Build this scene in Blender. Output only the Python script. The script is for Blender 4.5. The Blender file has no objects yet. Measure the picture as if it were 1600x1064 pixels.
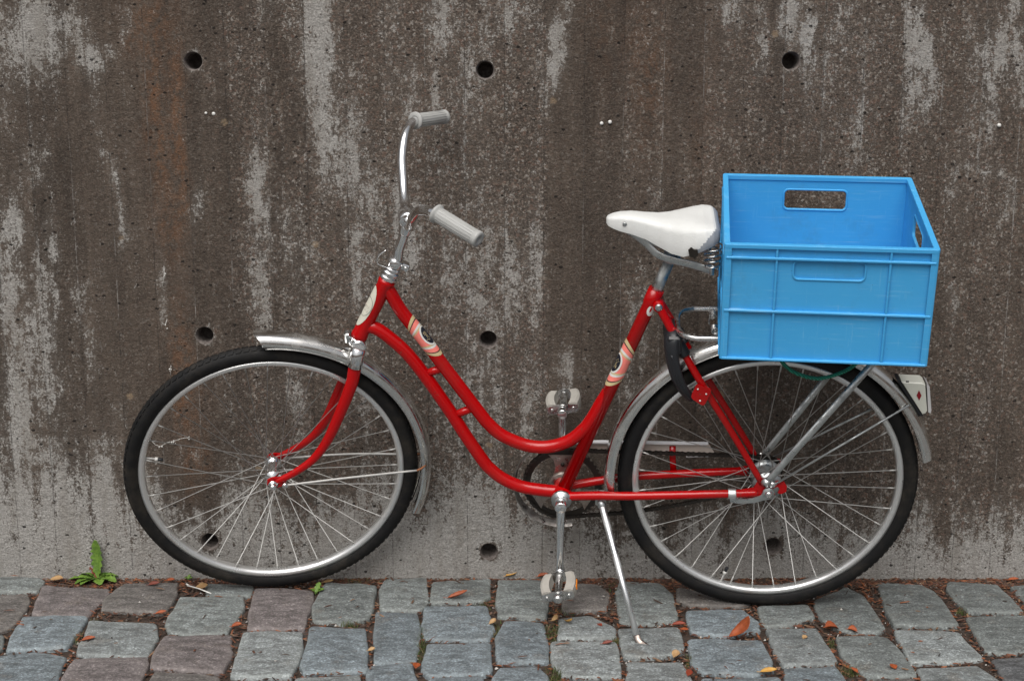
import bpy, math, random
import numpy as np
from mathutils import Matrix, Vector, Euler

random.seed(7)
RNG = np.random.default_rng(11)
scene = bpy.context.scene
COL = scene.collection

# ------------------------------------------------------------------ camera
cam_d = bpy.data.cameras.new("camera")
cam_d.sensor_width = 36.0
cam_d.lens = 2228.79 / 1600 * 36.0
cam_d.clip_start = 0.05
cam_d.clip_end = 400
cam = bpy.data.objects.new("camera", cam_d)
cam.location = (0.0, -3.46368, 1.3122)
cam.rotation_euler = (math.radians(90) - 0.198, 0, 0)
COL.objects.link(cam)
scene.camera = cam

# ------------------------------------------------------------------ sky and light (overcast)
SUN_EL, SUN_AZ = math.radians(54), math.radians(194)
world = bpy.data.worlds.new("World")
scene.world = world
world.use_nodes = True
wt = world.node_tree
wt.nodes.clear()
w_out = wt.nodes.new("ShaderNodeOutputWorld")
w_bg = wt.nodes.new("ShaderNodeBackground")
w_sky = wt.nodes.new("ShaderNodeTexSky")
w_sky.sky_type = 'NISHITA'
w_sky.sun_disc = False
w_sky.sun_elevation = SUN_EL
w_sky.sun_rotation = SUN_AZ
w_sky.dust_density = 6.0
w_sky.air_density = 1.0
w_hsv = wt.nodes.new("ShaderNodeHueSaturation")
w_hsv.inputs['Saturation'].default_value = 0.22
wt.links.new(w_sky.outputs[0], w_hsv.inputs['Color'])
wt.links.new(w_hsv.outputs[0], w_bg.inputs[0])
w_bg.inputs[1].default_value = 0.065
wt.links.new(w_bg.outputs[0], w_out.inputs[0])

sun_d = bpy.data.lights.new("sun", 'SUN')
sun_d.energy = 1.5
sun_d.angle = math.radians(50)
sun_d.color = (1.0, 0.97, 0.93)
sun = bpy.data.objects.new("sun", sun_d)
sdir = Vector((math.sin(SUN_AZ) * math.cos(SUN_EL), math.cos(SUN_AZ) * math.cos(SUN_EL), math.sin(SUN_EL)))
sun.rotation_euler = (-sdir).to_track_quat('-Z', 'Y').to_euler()
sun.location = sdir * 20
COL.objects.link(sun)

vs = scene.view_settings
vs.view_transform = 'Standard'
vs.look = 'None'
vs.gamma = 1.0
vs.use_curve_mapping = False
vs.exposure = 0.68
scene.cycles.max_bounces = 6
scene.cycles.diffuse_bounces = 3
scene.cycles.glossy_bounces = 3


# ================================================================== helpers
def catmull(pts, n=8):
    P = [np.array(q, float) for q in pts]
    if len(P) < 3:
        return P
    E = [2 * P[0] - P[1]] + P + [2 * P[-1] - P[-2]]
    out = []
    for i in range(1, len(E) - 2):
        a, b, c, d = E[i - 1], E[i], E[i + 1], E[i + 2]
        for k in range(n):
            t = k / n
            out.append(0.5 * (2 * b + (c - a) * t + (2 * a - 5 * b + 4 * c - d) * t * t + (3 * b - a - 3 * c + d) * t ** 3))
    out.append(P[-1])
    return out


class MB:
    """collects shapes into one mesh"""

    def __init__(self):
        self.v = []
        self.f = []
        self.s = []
        self.m = []
        self.mi = 0

    def add(self, verts, faces, smooth=True):
        b = len(self.v)
        self.v += [tuple(map(float, q)) for q in verts]
        for f in faces:
            self.f.append([b + i for i in f])
            self.s.append(smooth)
            self.m.append(self.mi)
        return self

    def flat(self, faces, b):
        for f in faces:
            self.f.append([b + i for i in f])
            self.s.append(False)
            self.m.append(self.mi)

    def tube(self, pts, r, seg=12, caps=True, closed=False, flat=1.0, up=None):
        P = [np.array(q, float) for q in pts]
        n = len(P)
        R = list(r) if hasattr(r, '__len__') else [r] * n
        if len(R) != n:
            R = list(np.interp(np.linspace(0, 1, n), np.linspace(0, 1, len(R)), R))
        T = []
        for i in range(n):
            if closed:
                t = P[(i + 1) % n] - P[i - 1]
            else:
                t = P[min(i + 1, n - 1)] - P[max(i - 1, 0)]
            T.append(t / (np.linalg.norm(t) + 1e-12))
        u = np.array(up, float) if up is not None else (np.array([0, 0, 1.0]) if abs(T[0][2]) < .9 else np.array([1.0, 0, 0]))
        vs_, fs = [], []
        for i in range(n):
            u = u - T[i] * (u @ T[i])
            u /= np.linalg.norm(u) + 1e-12
            w = np.cross(T[i], u)
            for k in range(seg):
                a = 2 * math.pi * k / seg
                vs_.append(P[i] + R[i] * (math.cos(a) * u + flat * math.sin(a) * w))
        m = n if closed else n - 1
        for i in range(m):
            j = (i + 1) % n
            for k in range(seg):
                l = (k + 1) % seg
                fs.append([i * seg + k, i * seg + l, j * seg + l, j * seg + k])
        b = len(self.v)
        self.add(vs_, fs)
        if caps and not closed:
            self.flat([list(range(seg))[::-1], [(n - 1) * seg + k for k in range(seg)]], b)
        return self

    def lathe(self, prof, seg=32, origin=(0, 0, 0), axis=(0, 1, 0), ref=None, closed=False, a0=0.0, a1=2 * math.pi, smooth=True):
        """prof: list of (radius, along axis)"""
        ax = np.array(axis, float)
        ax /= np.linalg.norm(ax)
        u = np.array(ref, float) if ref is not None else (np.array([1.0, 0, 0]) if abs(ax[0]) < .9 else np.array([0, 0, 1.0]))
        u = u - ax * (u @ ax)
        u /= np.linalg.norm(u)
        w = np.cross(u, ax)   # for the Y axis and ref X this is +Z
        full = abs(a1 - a0 - 2 * math.pi) < 1e-6
        ns = seg if full else seg + 1
        o = np.array(origin, float)
        V, F = [], []
        for k in range(ns):
            a = a0 + (a1 - a0) * k / seg
            d = math.cos(a) * u + math.sin(a) * w
            for (r, h) in prof:
                V.append(o + d * r + ax * h)
        m = len(prof)
        for k in range(seg):
            l = (k + 1) % ns
            for i in range(m if closed else m - 1):
                j = (i + 1) % m
                F.append([k * m + i, l * m + i, l * m + j, k * m + j])
        b = len(self.v)
        self.add(V, F, smooth)
        if not full and closed:
            self.flat([list(range(m)), [(ns - 1) * m + i for i in range(m)][::-1]], b)
        return self

    def cyl(self, a, b_, r, seg=16, bevel=0.0008):
        a = np.array(a, float)
        b_ = np.array(b_, float)
        L = np.linalg.norm(b_ - a)
        bv = min(bevel, r * .4, L * .3)
        return self.lathe([(0.0001, 0), (r - bv, 0), (r, bv), (r, L - bv), (r - bv, L), (0.0001, L)], seg, a, b_ - a)

    def box(self, c, s, R=None, bevel=0.0):
        c = np.array(c, float)
        h = np.array(s, float) / 2
        R = np.eye(3) if R is None else R
        bv = min(bevel, h.min() * .9)
        V, idx = [], {}
        # chamfered box: 24 verts
        for sx in (-1, 1):
            for sy in (-1, 1):
                for sz in (-1, 1):
                    for k in range(3):
                        q = np.array([sx, sy, sz]) * h
                        for j in range(3):
                            if j != k:
                                q[j] -= np.sign(q[j]) * bv
                        idx[(sx, sy, sz, k)] = len(V)
                        V.append(c + R @ q)
        F = []
        for k in range(3):
            a, b2 = (k + 1) % 3, (k + 2) % 3
            for sg in (-1, 1):
                loop = []
                for (p_, q_) in ((-1, -1), (1, -1), (1, 1), (-1, 1)):
                    s_ = [0, 0, 0]
                    s_[k] = sg
                    s_[a] = p_
                    s_[b2] = q_
                    loop.append(idx[(s_[0], s_[1], s_[2], k)])
                F.append(loop if sg > 0 else loop[::-1])
        if bv > 0:
            for k in range(3):
                a, b2 = (k + 1) % 3, (k + 2) % 3
                for sa in (-1, 1):
                    for sb in (-1, 1):
                        def g(sk, kk):
                            s_ = [0, 0, 0]
                            s_[k] = sk
                            s_[a] = sa
                            s_[b2] = sb
                            return idx[(s_[0], s_[1], s_[2], kk)]
                        F.append([g(-1, a), g(1, a), g(1, b2), g(-1, b2)])
            for sx in (-1, 1):
                for sy in (-1, 1):
                    for sz in (-1, 1):
                        F.append([idx[(sx, sy, sz, k)] for k in range(3)])
        return self.add(V, F, False)

    def prism(self, poly, y0, y1, smooth=False):
        """polygon of (x,z) extruded along y"""
        n = len(poly)
        V = [(x, y0, z) for x, z in poly] + [(x, y1, z) for x, z in poly]
        F = [[i, (i + 1) % n, n + (i + 1) % n, n + i] for i in range(n)]
        b = len(self.v)
        self.add(V, F, smooth)
        self.flat([list(range(n))[::-1], list(range(n, 2 * n))], b)
        return self

    def build(self, name, mats, parent=None, xf=None, fix=True):
        me = bpy.data.meshes.new(name)
        V = self.v if xf is None else [tuple(xf(np.array(q))) for q in self.v]
        me.from_pydata(V, [], self.f)
        mats = mats if isinstance(mats, (list, tuple)) else [mats]
        for m in mats:
            me.materials.append(m)
        me.polygons.foreach_set('use_smooth', self.s)
        me.polygons.foreach_set('material_index', self.m)
        me.update()
        if fix:
            import bmesh
            bm = bmesh.new()
            bm.from_mesh(me)
            bmesh.ops.recalc_face_normals(bm, faces=bm.faces)
            bm.to_mesh(me)
            bm.free()
        ob = bpy.data.objects.new(name, me)
        COL.objects.link(ob)
        if parent is not None:
            ob.parent = parent
        return ob


def empty(name, loc=(0, 0, 0), rot=(0, 0, 0), parent=None):
    o = bpy.data.objects.new(name, None)
    o.empty_display_size = 0.05
    o.location = loc
    o.rotation_euler = rot
    COL.objects.link(o)
    if parent is not None:
        o.parent = parent
    return o


def tag(o, label=None, cat=None, group=None, kind=None):
    if label:
        o['label'] = label
    if cat:
        o['category'] = cat
    if group:
        o['group'] = group
    if kind:
        o['kind'] = kind
    return o


# ---- numpy value noise (for stain maps and uneven stone)
def _hash(i, j, s):
    h = (i * 374761393 + j * 668265263 + s * 974634777) & 0xffffffff
    h = ((h ^ (h >> 13)) * 1274126177) & 0xffffffff
    return ((h ^ (h >> 16)) & 0xffff) / 65535.0


def vnoise(x, y, s=0):
    x = np.asarray(x, float)
    y = np.asarray(y, float)
    i = np.floor(x).astype(np.int64)
    j = np.floor(y).astype(np.int64)
    u = x - i
    v = y - j
    u = u * u * (3 - 2 * u)
    v = v * v * (3 - 2 * v)
    return (_hash(i, j, s) * (1 - u) + _hash(i + 1, j, s) * u) * (1 - v) + (_hash(i, j + 1, s) * (1 - u) + _hash(i + 1, j + 1, s) * u) * v


def fbm(x, y, s=0, o=4):
    t, a, n = 0, .5, 0
    for k in range(o):
        t = t + a * vnoise(x * 2 ** k, y * 2 ** k, s + k * 17)
        n += a
        a *= .5
    return t / n


# ================================================================== materials
class NT:
    def __init__(self, name):
        self.m = bpy.data.materials.new(name)
        self.m.use_nodes = True
        self.t = self.m.node_tree
        self.b = self.t.nodes['Principled BSDF']
        self.tc = self.t.nodes.new('ShaderNodeTexCoord')

    def n(self, typ, **kw):
        x = self.t.nodes.new(typ)
        for k, v in kw.items():
            setattr(x, k, v)
        return x

    def link(self, a, b):
        self.t.links.new(a, b)

    def val(self, sock, v):
        if hasattr(v, 'links') or isinstance(v, bpy.types.NodeSocket):
            self.link(v, sock)
        else:
            sock.default_value = v

    def mapping(self, scale, src='Object', loc=(0, 0, 0), rot=(0, 0, 0)):
        m = self.n('ShaderNodeMapping')
        m.inputs['Scale'].default_value = scale
        m.inputs['Location'].default_value = loc
        m.inputs['Rotation'].default_value = rot
        self.link(self.tc.outputs[src], m.inputs[0])
        return m.outputs[0]

    def noise(self, scale, detail=4, rough=.6, vec=None, dist=0):
        x = self.n('ShaderNodeTexNoise')
        x.inputs['Scale'].default_value = scale
        x.inputs['Detail'].default_value = detail
        x.inputs['Roughness'].default_value = rough
        x.inputs['Distortion'].default_value = dist
        self.link(vec if vec is not None else self.tc.outputs['Object'], x.inputs['Vector'])
        return x.outputs['Fac']

    def vor(self, scale, vec=None, rnd=1.0):
        x = self.n('ShaderNodeTexVoronoi')
        x.inputs['Scale'].default_value = scale
        x.inputs['Randomness'].default_value = rnd
        self.link(vec if vec is not None else self.tc.outputs['Object'], x.inputs['Vector'])
        return x

    def math(self, op, a, b=0.5, c=None, clamp=False):
        x = self.n('ShaderNodeMath', operation=op)
        x.use_clamp = clamp
        self.val(x.inputs[0], a)
        self.val(x.inputs[1], b)
        if c is not None:
            self.val(x.inputs[2], c)
        return x.outputs[0]

    def rng(self, v, a, b, c=0.0, d=1.0, smooth=True):
        x = self.n('ShaderNodeMapRange')
        x.interpolation_type = 'SMOOTHSTEP' if smooth else 'LINEAR'
        self.val(x.inputs['Value'], v)
        x.inputs['From Min'].default_value = a
        x.inputs['From Max'].default_value = b
        x.inputs['To Min'].default_value = c
        x.inputs['To Max'].default_value = d
        return x.outputs['Result']

    def mix(self, f, a, b, blend='MIX'):
        x = self.n('ShaderNodeMix', data_type='RGBA', blend_type=blend)
        self.val(x.inputs[0], f)
        for s, v in ((x.inputs[6], a), (x.inputs[7], b)):
            if isinstance(v, tuple):
                s.default_value = (*v, 1) if len(v) == 3 else v
            else:
                self.link(v, s)
        return x.outputs[2]

    def ramp(self, f, stops, interp='LINEAR'):
        x = self.n('ShaderNodeValToRGB')
        x.color_ramp.interpolation = interp
        e = x.color_ramp.elements
        while len(e) > 1:
            e.remove(e[0])
        e[0].position = stops[0][0]
        e[0].color = (*stops[0][1], 1)
        for p_, c in stops[1:]:
            k = e.new(p_)
            k.color = (*c, 1)
        self.link(f, x.inputs[0])
        return x.outputs[0]

    def attr(self, name, out='Fac'):
        x = self.n('ShaderNodeAttribute')
        x.attribute_name = name
        return x.outputs[out]

    def bump(self, h, strength=.5, dist=.002, nrm=None):
        x = self.n('ShaderNodeBump')
        x.inputs['Strength'].default_value = strength
        x.inputs['Distance'].default_value = dist
        self.link(h, x.inputs['Height'])
        if nrm is not None:
            self.link(nrm, x.inputs['Normal'])
        return x.outputs[0]

    def out(self, color=None, rough=None, metal=None, normal=None, **kw):
        B = self.b
        if color is not None:
            if isinstance(color, tuple):
                B.inputs['Base Color'].default_value = (*color, 1)
            else:
                self.link(color, B.inputs['Base Color'])
        if rough is not None:
            self.val(B.inputs['Roughness'], rough)
        if metal is not None:
            self.val(B.inputs['Metallic'], metal)
        if normal is not None:
            self.link(normal, B.inputs['Normal'])
        for k, v in kw.items():
            self.val(B.inputs[k.replace('_', ' ')], v)
        return self.m


def mat_paint(name, col, rough=.15, chips=True, coat=0.0):
    t = NT(name)
    n1 = t.noise(18, 3, .6)
    n2 = t.noise(60, 3, .6)
    c = t.mix(t.rng(n1, .35, .75, 0, .2), col, tuple(q * .8 for q in col))
    if chips:
        k = t.math('MULTIPLY', t.rng(t.noise(85, 5, .78), .635, .66), t.rng(t.noise(9, 2, .5), .44, .56))
        c = t.mix(t.rng(t.noise(6, 5, .7), .5, .75, 0, .22), c, (.16, .05, .035))
        c = t.mix(k, c, (.10, .055, .04))
    return t.out(c, t.rng(n2, .3, .7, rough * .9, rough * 1.2), 0.0, Coat_Weight=coat, Coat_Roughness=.03, Specular_IOR_Level=.38)


def mat_metal(name, col=(.75, .75, .74), rough=.12, grime=.35, dirt=(.09, .075, .06), scale=30, rust=0.0):
    t = NT(name)
    n1 = t.noise(scale, 4, .6)
    n2 = t.noise(scale * 2, 2, .5)
    g = t.math('MULTIPLY', t.rng(n1, .45, .75), grime)
    c = t.mix(g, col, dirt)
    if rust:
        k = t.math('MULTIPLY', t.rng(t.noise(scale * 2.2, 6, .75), .62, .68), rust)
        c = t.mix(k, c, (.13, .05, .02))
    r = t.math('ADD', t.math('MULTIPLY', g, .5), t.rng(n2, .3, .7, rough * .7, rough * 1.6))
    return t.out(c, r, t.math('SUBTRACT', 1.0, t.math('MULTIPLY', g, .6)))


def mat_plain(name, col, rough=.5, var=.15, scale=40, bump=0, bscale=300, metal=0.0, **kw):
    t = NT(name)
    n1 = t.noise(scale, 5, .65)
    c = t.mix(n1, tuple(q * (1 - var) for q in col), tuple(min(1, q * (1 + var)) for q in col))
    nr = t.bump(t.noise(bscale, 4, .7), bump, .001) if bump else None
    return t.out(c, t.rng(n1, .3, .7, rough * .85, min(1, rough * 1.15)), metal, nr, **kw)


M_RED = mat_paint('red_paint', (.40, .0008, .0018))
M_CHROME = mat_metal('chrome', (.80, .80, .80), .07, .18, rust=.12)
M_STEEL = mat_metal('worn_steel', (.62, .62, .61), .22, .45, rust=.15)
M_ALU = mat_metal('aluminium', (.80, .81, .81), .36, .14, scale=12)
M_RIM = mat_plain('rim_aluminium', (.78, .78, .77), .30, .12, 14, metal=.8)
M_FENDER = mat_metal('fender_metal', (.70, .69, .67), .15, .32, dirt=(.20, .18, .16), scale=16, rust=.08)
M_ZINC = mat_metal('zinc', (.54, .56, .56), .34, .45, dirt=(.16, .155, .14))
M_SPOKE = mat_plain('spoke_steel', (.50, .49, .47), .38, .2, 20, metal=.2)
M_SPIDER = mat_metal('brown_chrome', (.34, .29, .26), .35, .5, dirt=(.10, .075, .06), scale=40, rust=.3)
M_GREASE = mat_plain('greasy_metal', (.018, .014, .011), .45, .5, 60, metal=.25)
M_RUST = mat_plain('rusty_wire', (.26, .10, .04), .8, .3)
M_RIVET = mat_plain('rivet', (.75, .74, .72), .4)
M_BLACK = mat_plain('black_plastic', (.014, .015, .018), .38, .3)
M_GRIP = mat_plain('grey_grip', (.36, .36, .348), .55, .1, 60, .15)
M_CREAM = mat_plain('cream_plastic', (.60, .60, .53), .35, .06)
M_BLOCK = mat_plain('pedal_rubber', (.33, .312, .28), .8, .3, 40, .4, 200)
M_ORANGE = mat_plain('orange_reflector', (.75, .22, .01), .25)
M_REDREF = mat_plain('red_reflector', (.22, .004, .01), .2)
M_LENS = mat_plain('pale_lens', (.55, .54, .54), .15, .05, Coat_Weight=.5)
M_GUARD = mat_plain('guard_beige', (.50, .43, .38), .5, .3, 25)
M_BAND = mat_metal('guard_band', (.34, .32, .30), .35, .5)
M_GUARDTOP = mat_plain('guard_white', (.66, .66, .68), .35, .1)
M_GREYPLASTIC = mat_plain('saddle_grey', (.25, .265, .29), .42, .1)
M_GOLD = mat_plain('decal_gold', (.55, .44, .24), .35, .1)
M_SALMON = mat_plain('decal_salmon', (.85, .22, .18), .35, .05)
M_DWHITE = mat_plain('decal_white', (.66, .65, .62), .35, .05)
M_DBLACK = mat_plain('decal_black', (.012, .014, .022), .3, .1)


def mat_badge():
    t = NT('head_badge')
    n = t.noise(120, 3)
    return t.out(t.mix(n, (.64, .62, .53), (.55, .53, .45)), .35)


M_BADGE = mat_badge()


def mat_saddle():
    t = NT('saddle_vinyl')
    n = t.noise(14, 4, .6)
    c = t.mix(t.rng(n, .4, .75, 0, .5), (.64, .645, .63), (.56, .56, .54))
    v = t.vor(420)
    w = t.noise(90, 3, .6, t.mapping((1, 1, 3)))
    nr = t.bump(t.math('ADD', v.outputs['Distance'], w), .22, .0012)
    return t.out(c, .38, 0, nr)


M_SADDLE = mat_saddle()


def mat_rubber():
    t = NT('tyre_rubber')
    n = t.noise(30, 6, .7)
    c = t.mix(t.rng(n, .4, .8), (.008, .008, .0085), (.020, .018, .016))
    c = t.mix(t.rng(t.noise(7, 6, .75), .48, .72, 0, .7), c, (.045, .038, .030))
    return t.out(c, t.rng(n, .3, .7, .55, .8), 0, t.bump(t.noise(400, 3), .2, .0006), Specular_IOR_Level=.22)


M_RUBBER = mat_rubber()


def mat_crate():
    t = NT('blue_crate_plastic')
    n = t.noise(5, 4, .6)
    c = t.mix(n, (.046, .325, .66), (.060, .368, .70))
    sc = t.noise(38, 5, .75, t.mapping((.25, .25, 5.0), rot=(.2, .15, 0)))
    c = t.mix(t.rng(sc, .56, .68, 0, .45), c, (.16, .46, .72))
    sc2 = t.noise(30, 5, .8, t.mapping((6.0, 6.0, .3), rot=(.1, .4, 0)))
    c = t.mix(t.rng(sc2, .61, .67, 0, .4), c, (.19, .48, .72))
    dz = t.noise(7, 6, .75)
    c = t.mix(t.rng(dz, .54, .76, 0, .32), c, (.07, .22, .37))
    v1 = t.noise(1.0, 3, .8, t.mapping((4, 4, 260), rot=(.5, .3, .2)))
    c = t.mix(t.math('MULTIPLY', t.rng(v1, .62, .66), t.rng(t.noise(6, 3), .48, .62, 0, .5)), c, (.30, .55, .74))
    sp = t.noise(130, 3, .7)
    c = t.mix(t.rng(sp, .70, .74, 0, .6), c, (.05, .11, .17))
    return t.out(c, t.rng(t.noise(18, 5), .3, .7, .40, .62), 0, t.bump(t.noise(120, 4, .7), .10, .001), Specular_IOR_Level=.4)


M_CRATE = mat_crate()


def mat_bungee():
    t = NT('green_cord')
    w = t.n('ShaderNodeTexWave', wave_type='BANDS', bands_direction='DIAGONAL')
    w.inputs['Scale'].default_value = 95
    w.inputs['Distortion'].default_value = 1.0
    t.link(t.tc.outputs['Object'], w.inputs['Vector'])
    c = t.mix(w.outputs['Fac'], (.002, .10, .06), (.01, .30, .19))
    return t.out(c, .6, 0, t.bump(w.outputs['Fac'], .6, .002))


M_BUNGEE = mat_bungee()


def mat_wall():
    t = NT('weathered_concrete')
    lime, rust, agg, tone = t.attr('lime'), t.attr('rust'), t.attr('agg'), t.attr('tone')

    def nz(scale, detail, rough, vec=None, lo=.30, hi=.70):
        return t.rng(t.noise(scale, detail, rough, vec), lo, hi, 0, 1, False)
    streak = nz(1.0, 5, .72, t.mapping((20, 20, 5.0)))
    drip = nz(1.0, 3, .6, t.mapping((70, 70, 1.8)))
    fine = nz(46, 5, .80, t.mapping((1, 1, .7)))
    fine2 = nz(200, 4, .85, None, .32, .68)
    # irregular grains: cell lookups through warped coordinates
    wn = t.n('ShaderNodeTexNoise')
    wn.inputs['Scale'].default_value = 150
    wn.inputs['Detail'].default_value = 2
    t.link(t.tc.outputs['Object'], wn.inputs['Vector'])
    ws = t.n('ShaderNodeVectorMath', operation='MULTIPLY_ADD')
    t.link(wn.outputs['Color'], ws.inputs[0])
    ws.inputs[1].default_value = (.010, .010, .010)
    t.link(t.tc.outputs['Object'], ws.inputs[2])
    warped = ws.outputs[0]
    # dark weathered skin
    dark = t.mix(streak, (.030, .0238, .0192), (.095, .076, .0615))
    dark = t.mix(t.rng(drip, .45, 1.0, 0, .55), dark, (.041, .0325, .0265))
    dark = t.mix(t.rng(fine, .5, 1.0, 0, .5), dark, (.037, .0295, .0242))
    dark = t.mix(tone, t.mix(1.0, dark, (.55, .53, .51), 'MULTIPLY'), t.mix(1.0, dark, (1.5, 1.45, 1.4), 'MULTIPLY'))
    dark = t.mix(t.math('MULTIPLY', rust, t.rng(fine, .2, .8)), dark, (.18, .075, .028))
    # exposed aggregate
    vx = t.vor(190, warped)
    sep = t.n('ShaderNodeSeparateColor')
    t.link(vx.outputs['Color'], sep.inputs[0])
    pc = t.ramp(sep.outputs[0], [(0, (.014, .011, .010)), (.28, (.045, .036, .030)), (.5, (.095, .072, .056)), (.64, (.16, .12, .09)),
                                 (.76, (.16, .075, .05)), (.86, (.26, .215, .175)), (.95, (.40, .37, .33)), (1, (.52, .49, .45))])
    am = t.rng(t.math('ADD', agg, t.math('MULTIPLY', t.math('SUBTRACT', streak, .5), .75)), .25, .85)
    pf = t.math('MULTIPLY', t.math('GREATER_THAN', sep.outputs[1], .35), t.math('MULTIPLY_ADD', am, .62, .10))
    dark = t.mix(pf, dark, pc)
    sand = t.ramp(fine2, [(.0, (.016, .012, .010)), (.4, (.070, .056, .047)), (.75, (.14, .115, .098)), (1.0, (.36, .335, .30))])
    dark = t.mix(t.math('MULTIPLY_ADD', am, .22, .30), dark, sand)
    # pale lime film: lacy, worn through to the dark skin
    light = t.mix(fine2, (.175, .165, .152), (.40, .387, .366))
    light = t.mix(t.rng(streak, .35, 1.0, 0, .6), light, (.185, .168, .148))
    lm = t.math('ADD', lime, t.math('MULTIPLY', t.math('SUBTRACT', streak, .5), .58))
    lm = t.math('ADD', lm, t.math('MULTIPLY', t.math('SUBTRACT', drip, .5), .26))
    lm = t.math('ADD', lm, t.math('MULTIPLY', t.math('SUBTRACT', fine, .5), 1.0))
    lm = t.math('ADD', lm, t.math('MULTIPLY', t.math('SUBTRACT', fine2, .5), .62))
    lm = t.math('ADD', lm, t.math('MULTIPLY', t.math('SUBTRACT', sep.outputs[2], .5), .24))
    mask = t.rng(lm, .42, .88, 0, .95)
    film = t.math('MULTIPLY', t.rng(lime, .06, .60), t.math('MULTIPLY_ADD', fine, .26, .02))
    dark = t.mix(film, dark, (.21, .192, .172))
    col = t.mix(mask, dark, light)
    # joints left by the form boards: a hairline, here dark, there chalky
    xyz = t.n('ShaderNodeSeparateXYZ')
    t.link(t.tc.outputs['Object'], xyz.inputs[0])
    bx = t.math('DIVIDE', t.math('SUBTRACT', t.math('ADD', xyz.outputs[0], t.math('MULTIPLY', streak, .0016)), .078), .0953)
    fr_ = t.math('ABSOLUTE', t.math('SUBTRACT', t.math('FRACT', bx), .5))
    ln = t.rng(fr_, .482, .494)
    col = t.mix(t.math('MULTIPLY', ln, t.rng(fine, .25, .8, 0, .8)), col, t.mix(t.rng(drip, .5, .75), (.030, .025, .022), (.24, .225, .21)))
    # warm single stones in the surface
    v3 = t.vor(19, warped)
    sep3 = t.n('ShaderNodeSeparateColor')
    t.link(v3.outputs['Color'], sep3.inputs[0])
    k3 = t.math('MULTIPLY', t.math('GREATER_THAN', sep3.outputs[0], .955), t.rng(t.math('ADD', v3.outputs['Distance'], t.math('MULTIPLY', fine2, .12)), .26, .16))
    col = t.mix(t.math('MULTIPLY', k3, .5), col, t.mix(sep3.outputs[1], (.26, .19, .12), (.20, .12, .09)))
    # air holes
    v4 = t.vor(46, t.mapping((1, 1, 1.5)))
    sep4 = t.n('ShaderNodeSeparateColor')
    t.link(v4.outputs['Color'], sep4.inputs[0])
    rad = t.math('MULTIPLY_ADD', t.math('POWER', sep4.outputs[1], 5.0), .19, .035)
    pit = t.math('MULTIPLY', t.math('GREATER_THAN', sep4.outputs[0], .40), t.math('LESS_THAN', t.math('ADD', v4.outputs['Distance'], t.math('MULTIPLY', t.math('SUBTRACT', fine2, .5), .14)), rad))
    col = t.mix(t.math('MULTIPLY', pit, .88), col, (.010, .008, .007))
    h = t.math('ADD', t.noise(60, 3, .7), t.math('MULTIPLY', t.noise(260, 2, .7), .5))
    return t.out(col, .92, 0, t.bump(h, .9, .006), Specular_IOR_Level=.2)


M_WALL = mat_wall()


def mat_stone():
    t = NT('granite_sett')
    oi = t.n('ShaderNodeObjectInfo')
    base = t.mix(1.0, oi.outputs['Color'], t.attr('tint', 'Color'), 'MULTIPLY')
    vec = t.n('ShaderNodeVectorMath', operation='ADD')
    t.link(t.tc.outputs['Object'], vec.inputs[0])
    off = t.n('ShaderNodeVectorMath', operation='SCALE')
    off.inputs[0].default_value = (31, 17, 9)
    t.link(oi.outputs['Random'], off.inputs['Scale'])
    t.link(off.outputs[0], vec.inputs[1])
    v = vec.outputs[0]
    mp = t.n('ShaderNodeMapping')
    mp.inputs['Scale'].default_value = (1, 2.2, 1)
    mp.inputs['Rotation'].default_value = (0, 0, .4)
    t.link(v, mp.inputs[0])
    cl = t.noise(22, 6, .72, mp.outputs[0], .4)
    fn = t.noise(170, 5, .75, v)
    gr = t.vor(300, v)
    sg = t.n('ShaderNodeSeparateColor')
    t.link(gr.outputs['Color'], sg.inputs[0])
    c = t.mix(t.rng(cl, .36, .64), t.mix(1.0, base, (.60, .59, .58), 'MULTIPLY'), t.mix(1.0, base, (1.35, 1.36, 1.36), 'MULTIPLY'))
    c = t.mix(t.rng(t.noise(13, 5, .75, v), .54, .68, 0, .35), c, (.16, .125, .09))
    c = t.mix(.85, c, t.ramp(sg.outputs[0], [(0, (.48, .48, .48)), (.5, (.95, .95, .95)), (.86, (1.3, 1.3, 1.3)), (1, (2.1, 2.1, 2.1))]), 'MULTIPLY')
    c = t.mix(t.rng(fn, .35, .65, 0, .4), c, t.mix(1.0, base, (.55, .55, .55), 'MULTIPLY'))
    wear = t.attr('edge')
    c = t.mix(t.math('MULTIPLY', wear, .55), c, t.mix(1.0, base, (1.5, 1.48, 1.42), 'MULTIPLY'))
    h = t.math('ADD', cl, t.math('MULTIPLY', fn, .6))
    return t.out(c, t.rng(fn, .3, .7, .55, .8), 0, t.bump(h, .8, .005))


M_STONE = mat_stone()


def mat_soil():
    t = NT('joint_soil')
    a = t.noise(60, 7, .75)
    b = t.noise(300, 5, .8)
    c = t.mix(t.rng(a, .3, .7), (.035, .024, .018), (.10, .062, .042))
    c = t.mix(t.rng(b, .5, .7), c, (.14, .085, .06))
    c = t.mix(t.rng(t.noise(14, 4), .55, .7, 0, .6), c, (.12, .11, .10))
    return t.out(c, .95, 0, t.bump(t.math('ADD', a, b), 1.0, .008))


M_SOIL = mat_soil()


def mat_vcol(name, rough=.7, sss=False):
    t = NT(name)
    c = t.attr('col', 'Color')
    n = t.noise(220, 4, .7)
    c2 = t.mix(t.rng(n, .3, .75), t.mix(1.0, c, (.6, .6, .6), 'MULTIPLY'), c)
    return t.out(c2, rough)


M_LITTER = mat_vcol('litter')


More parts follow.
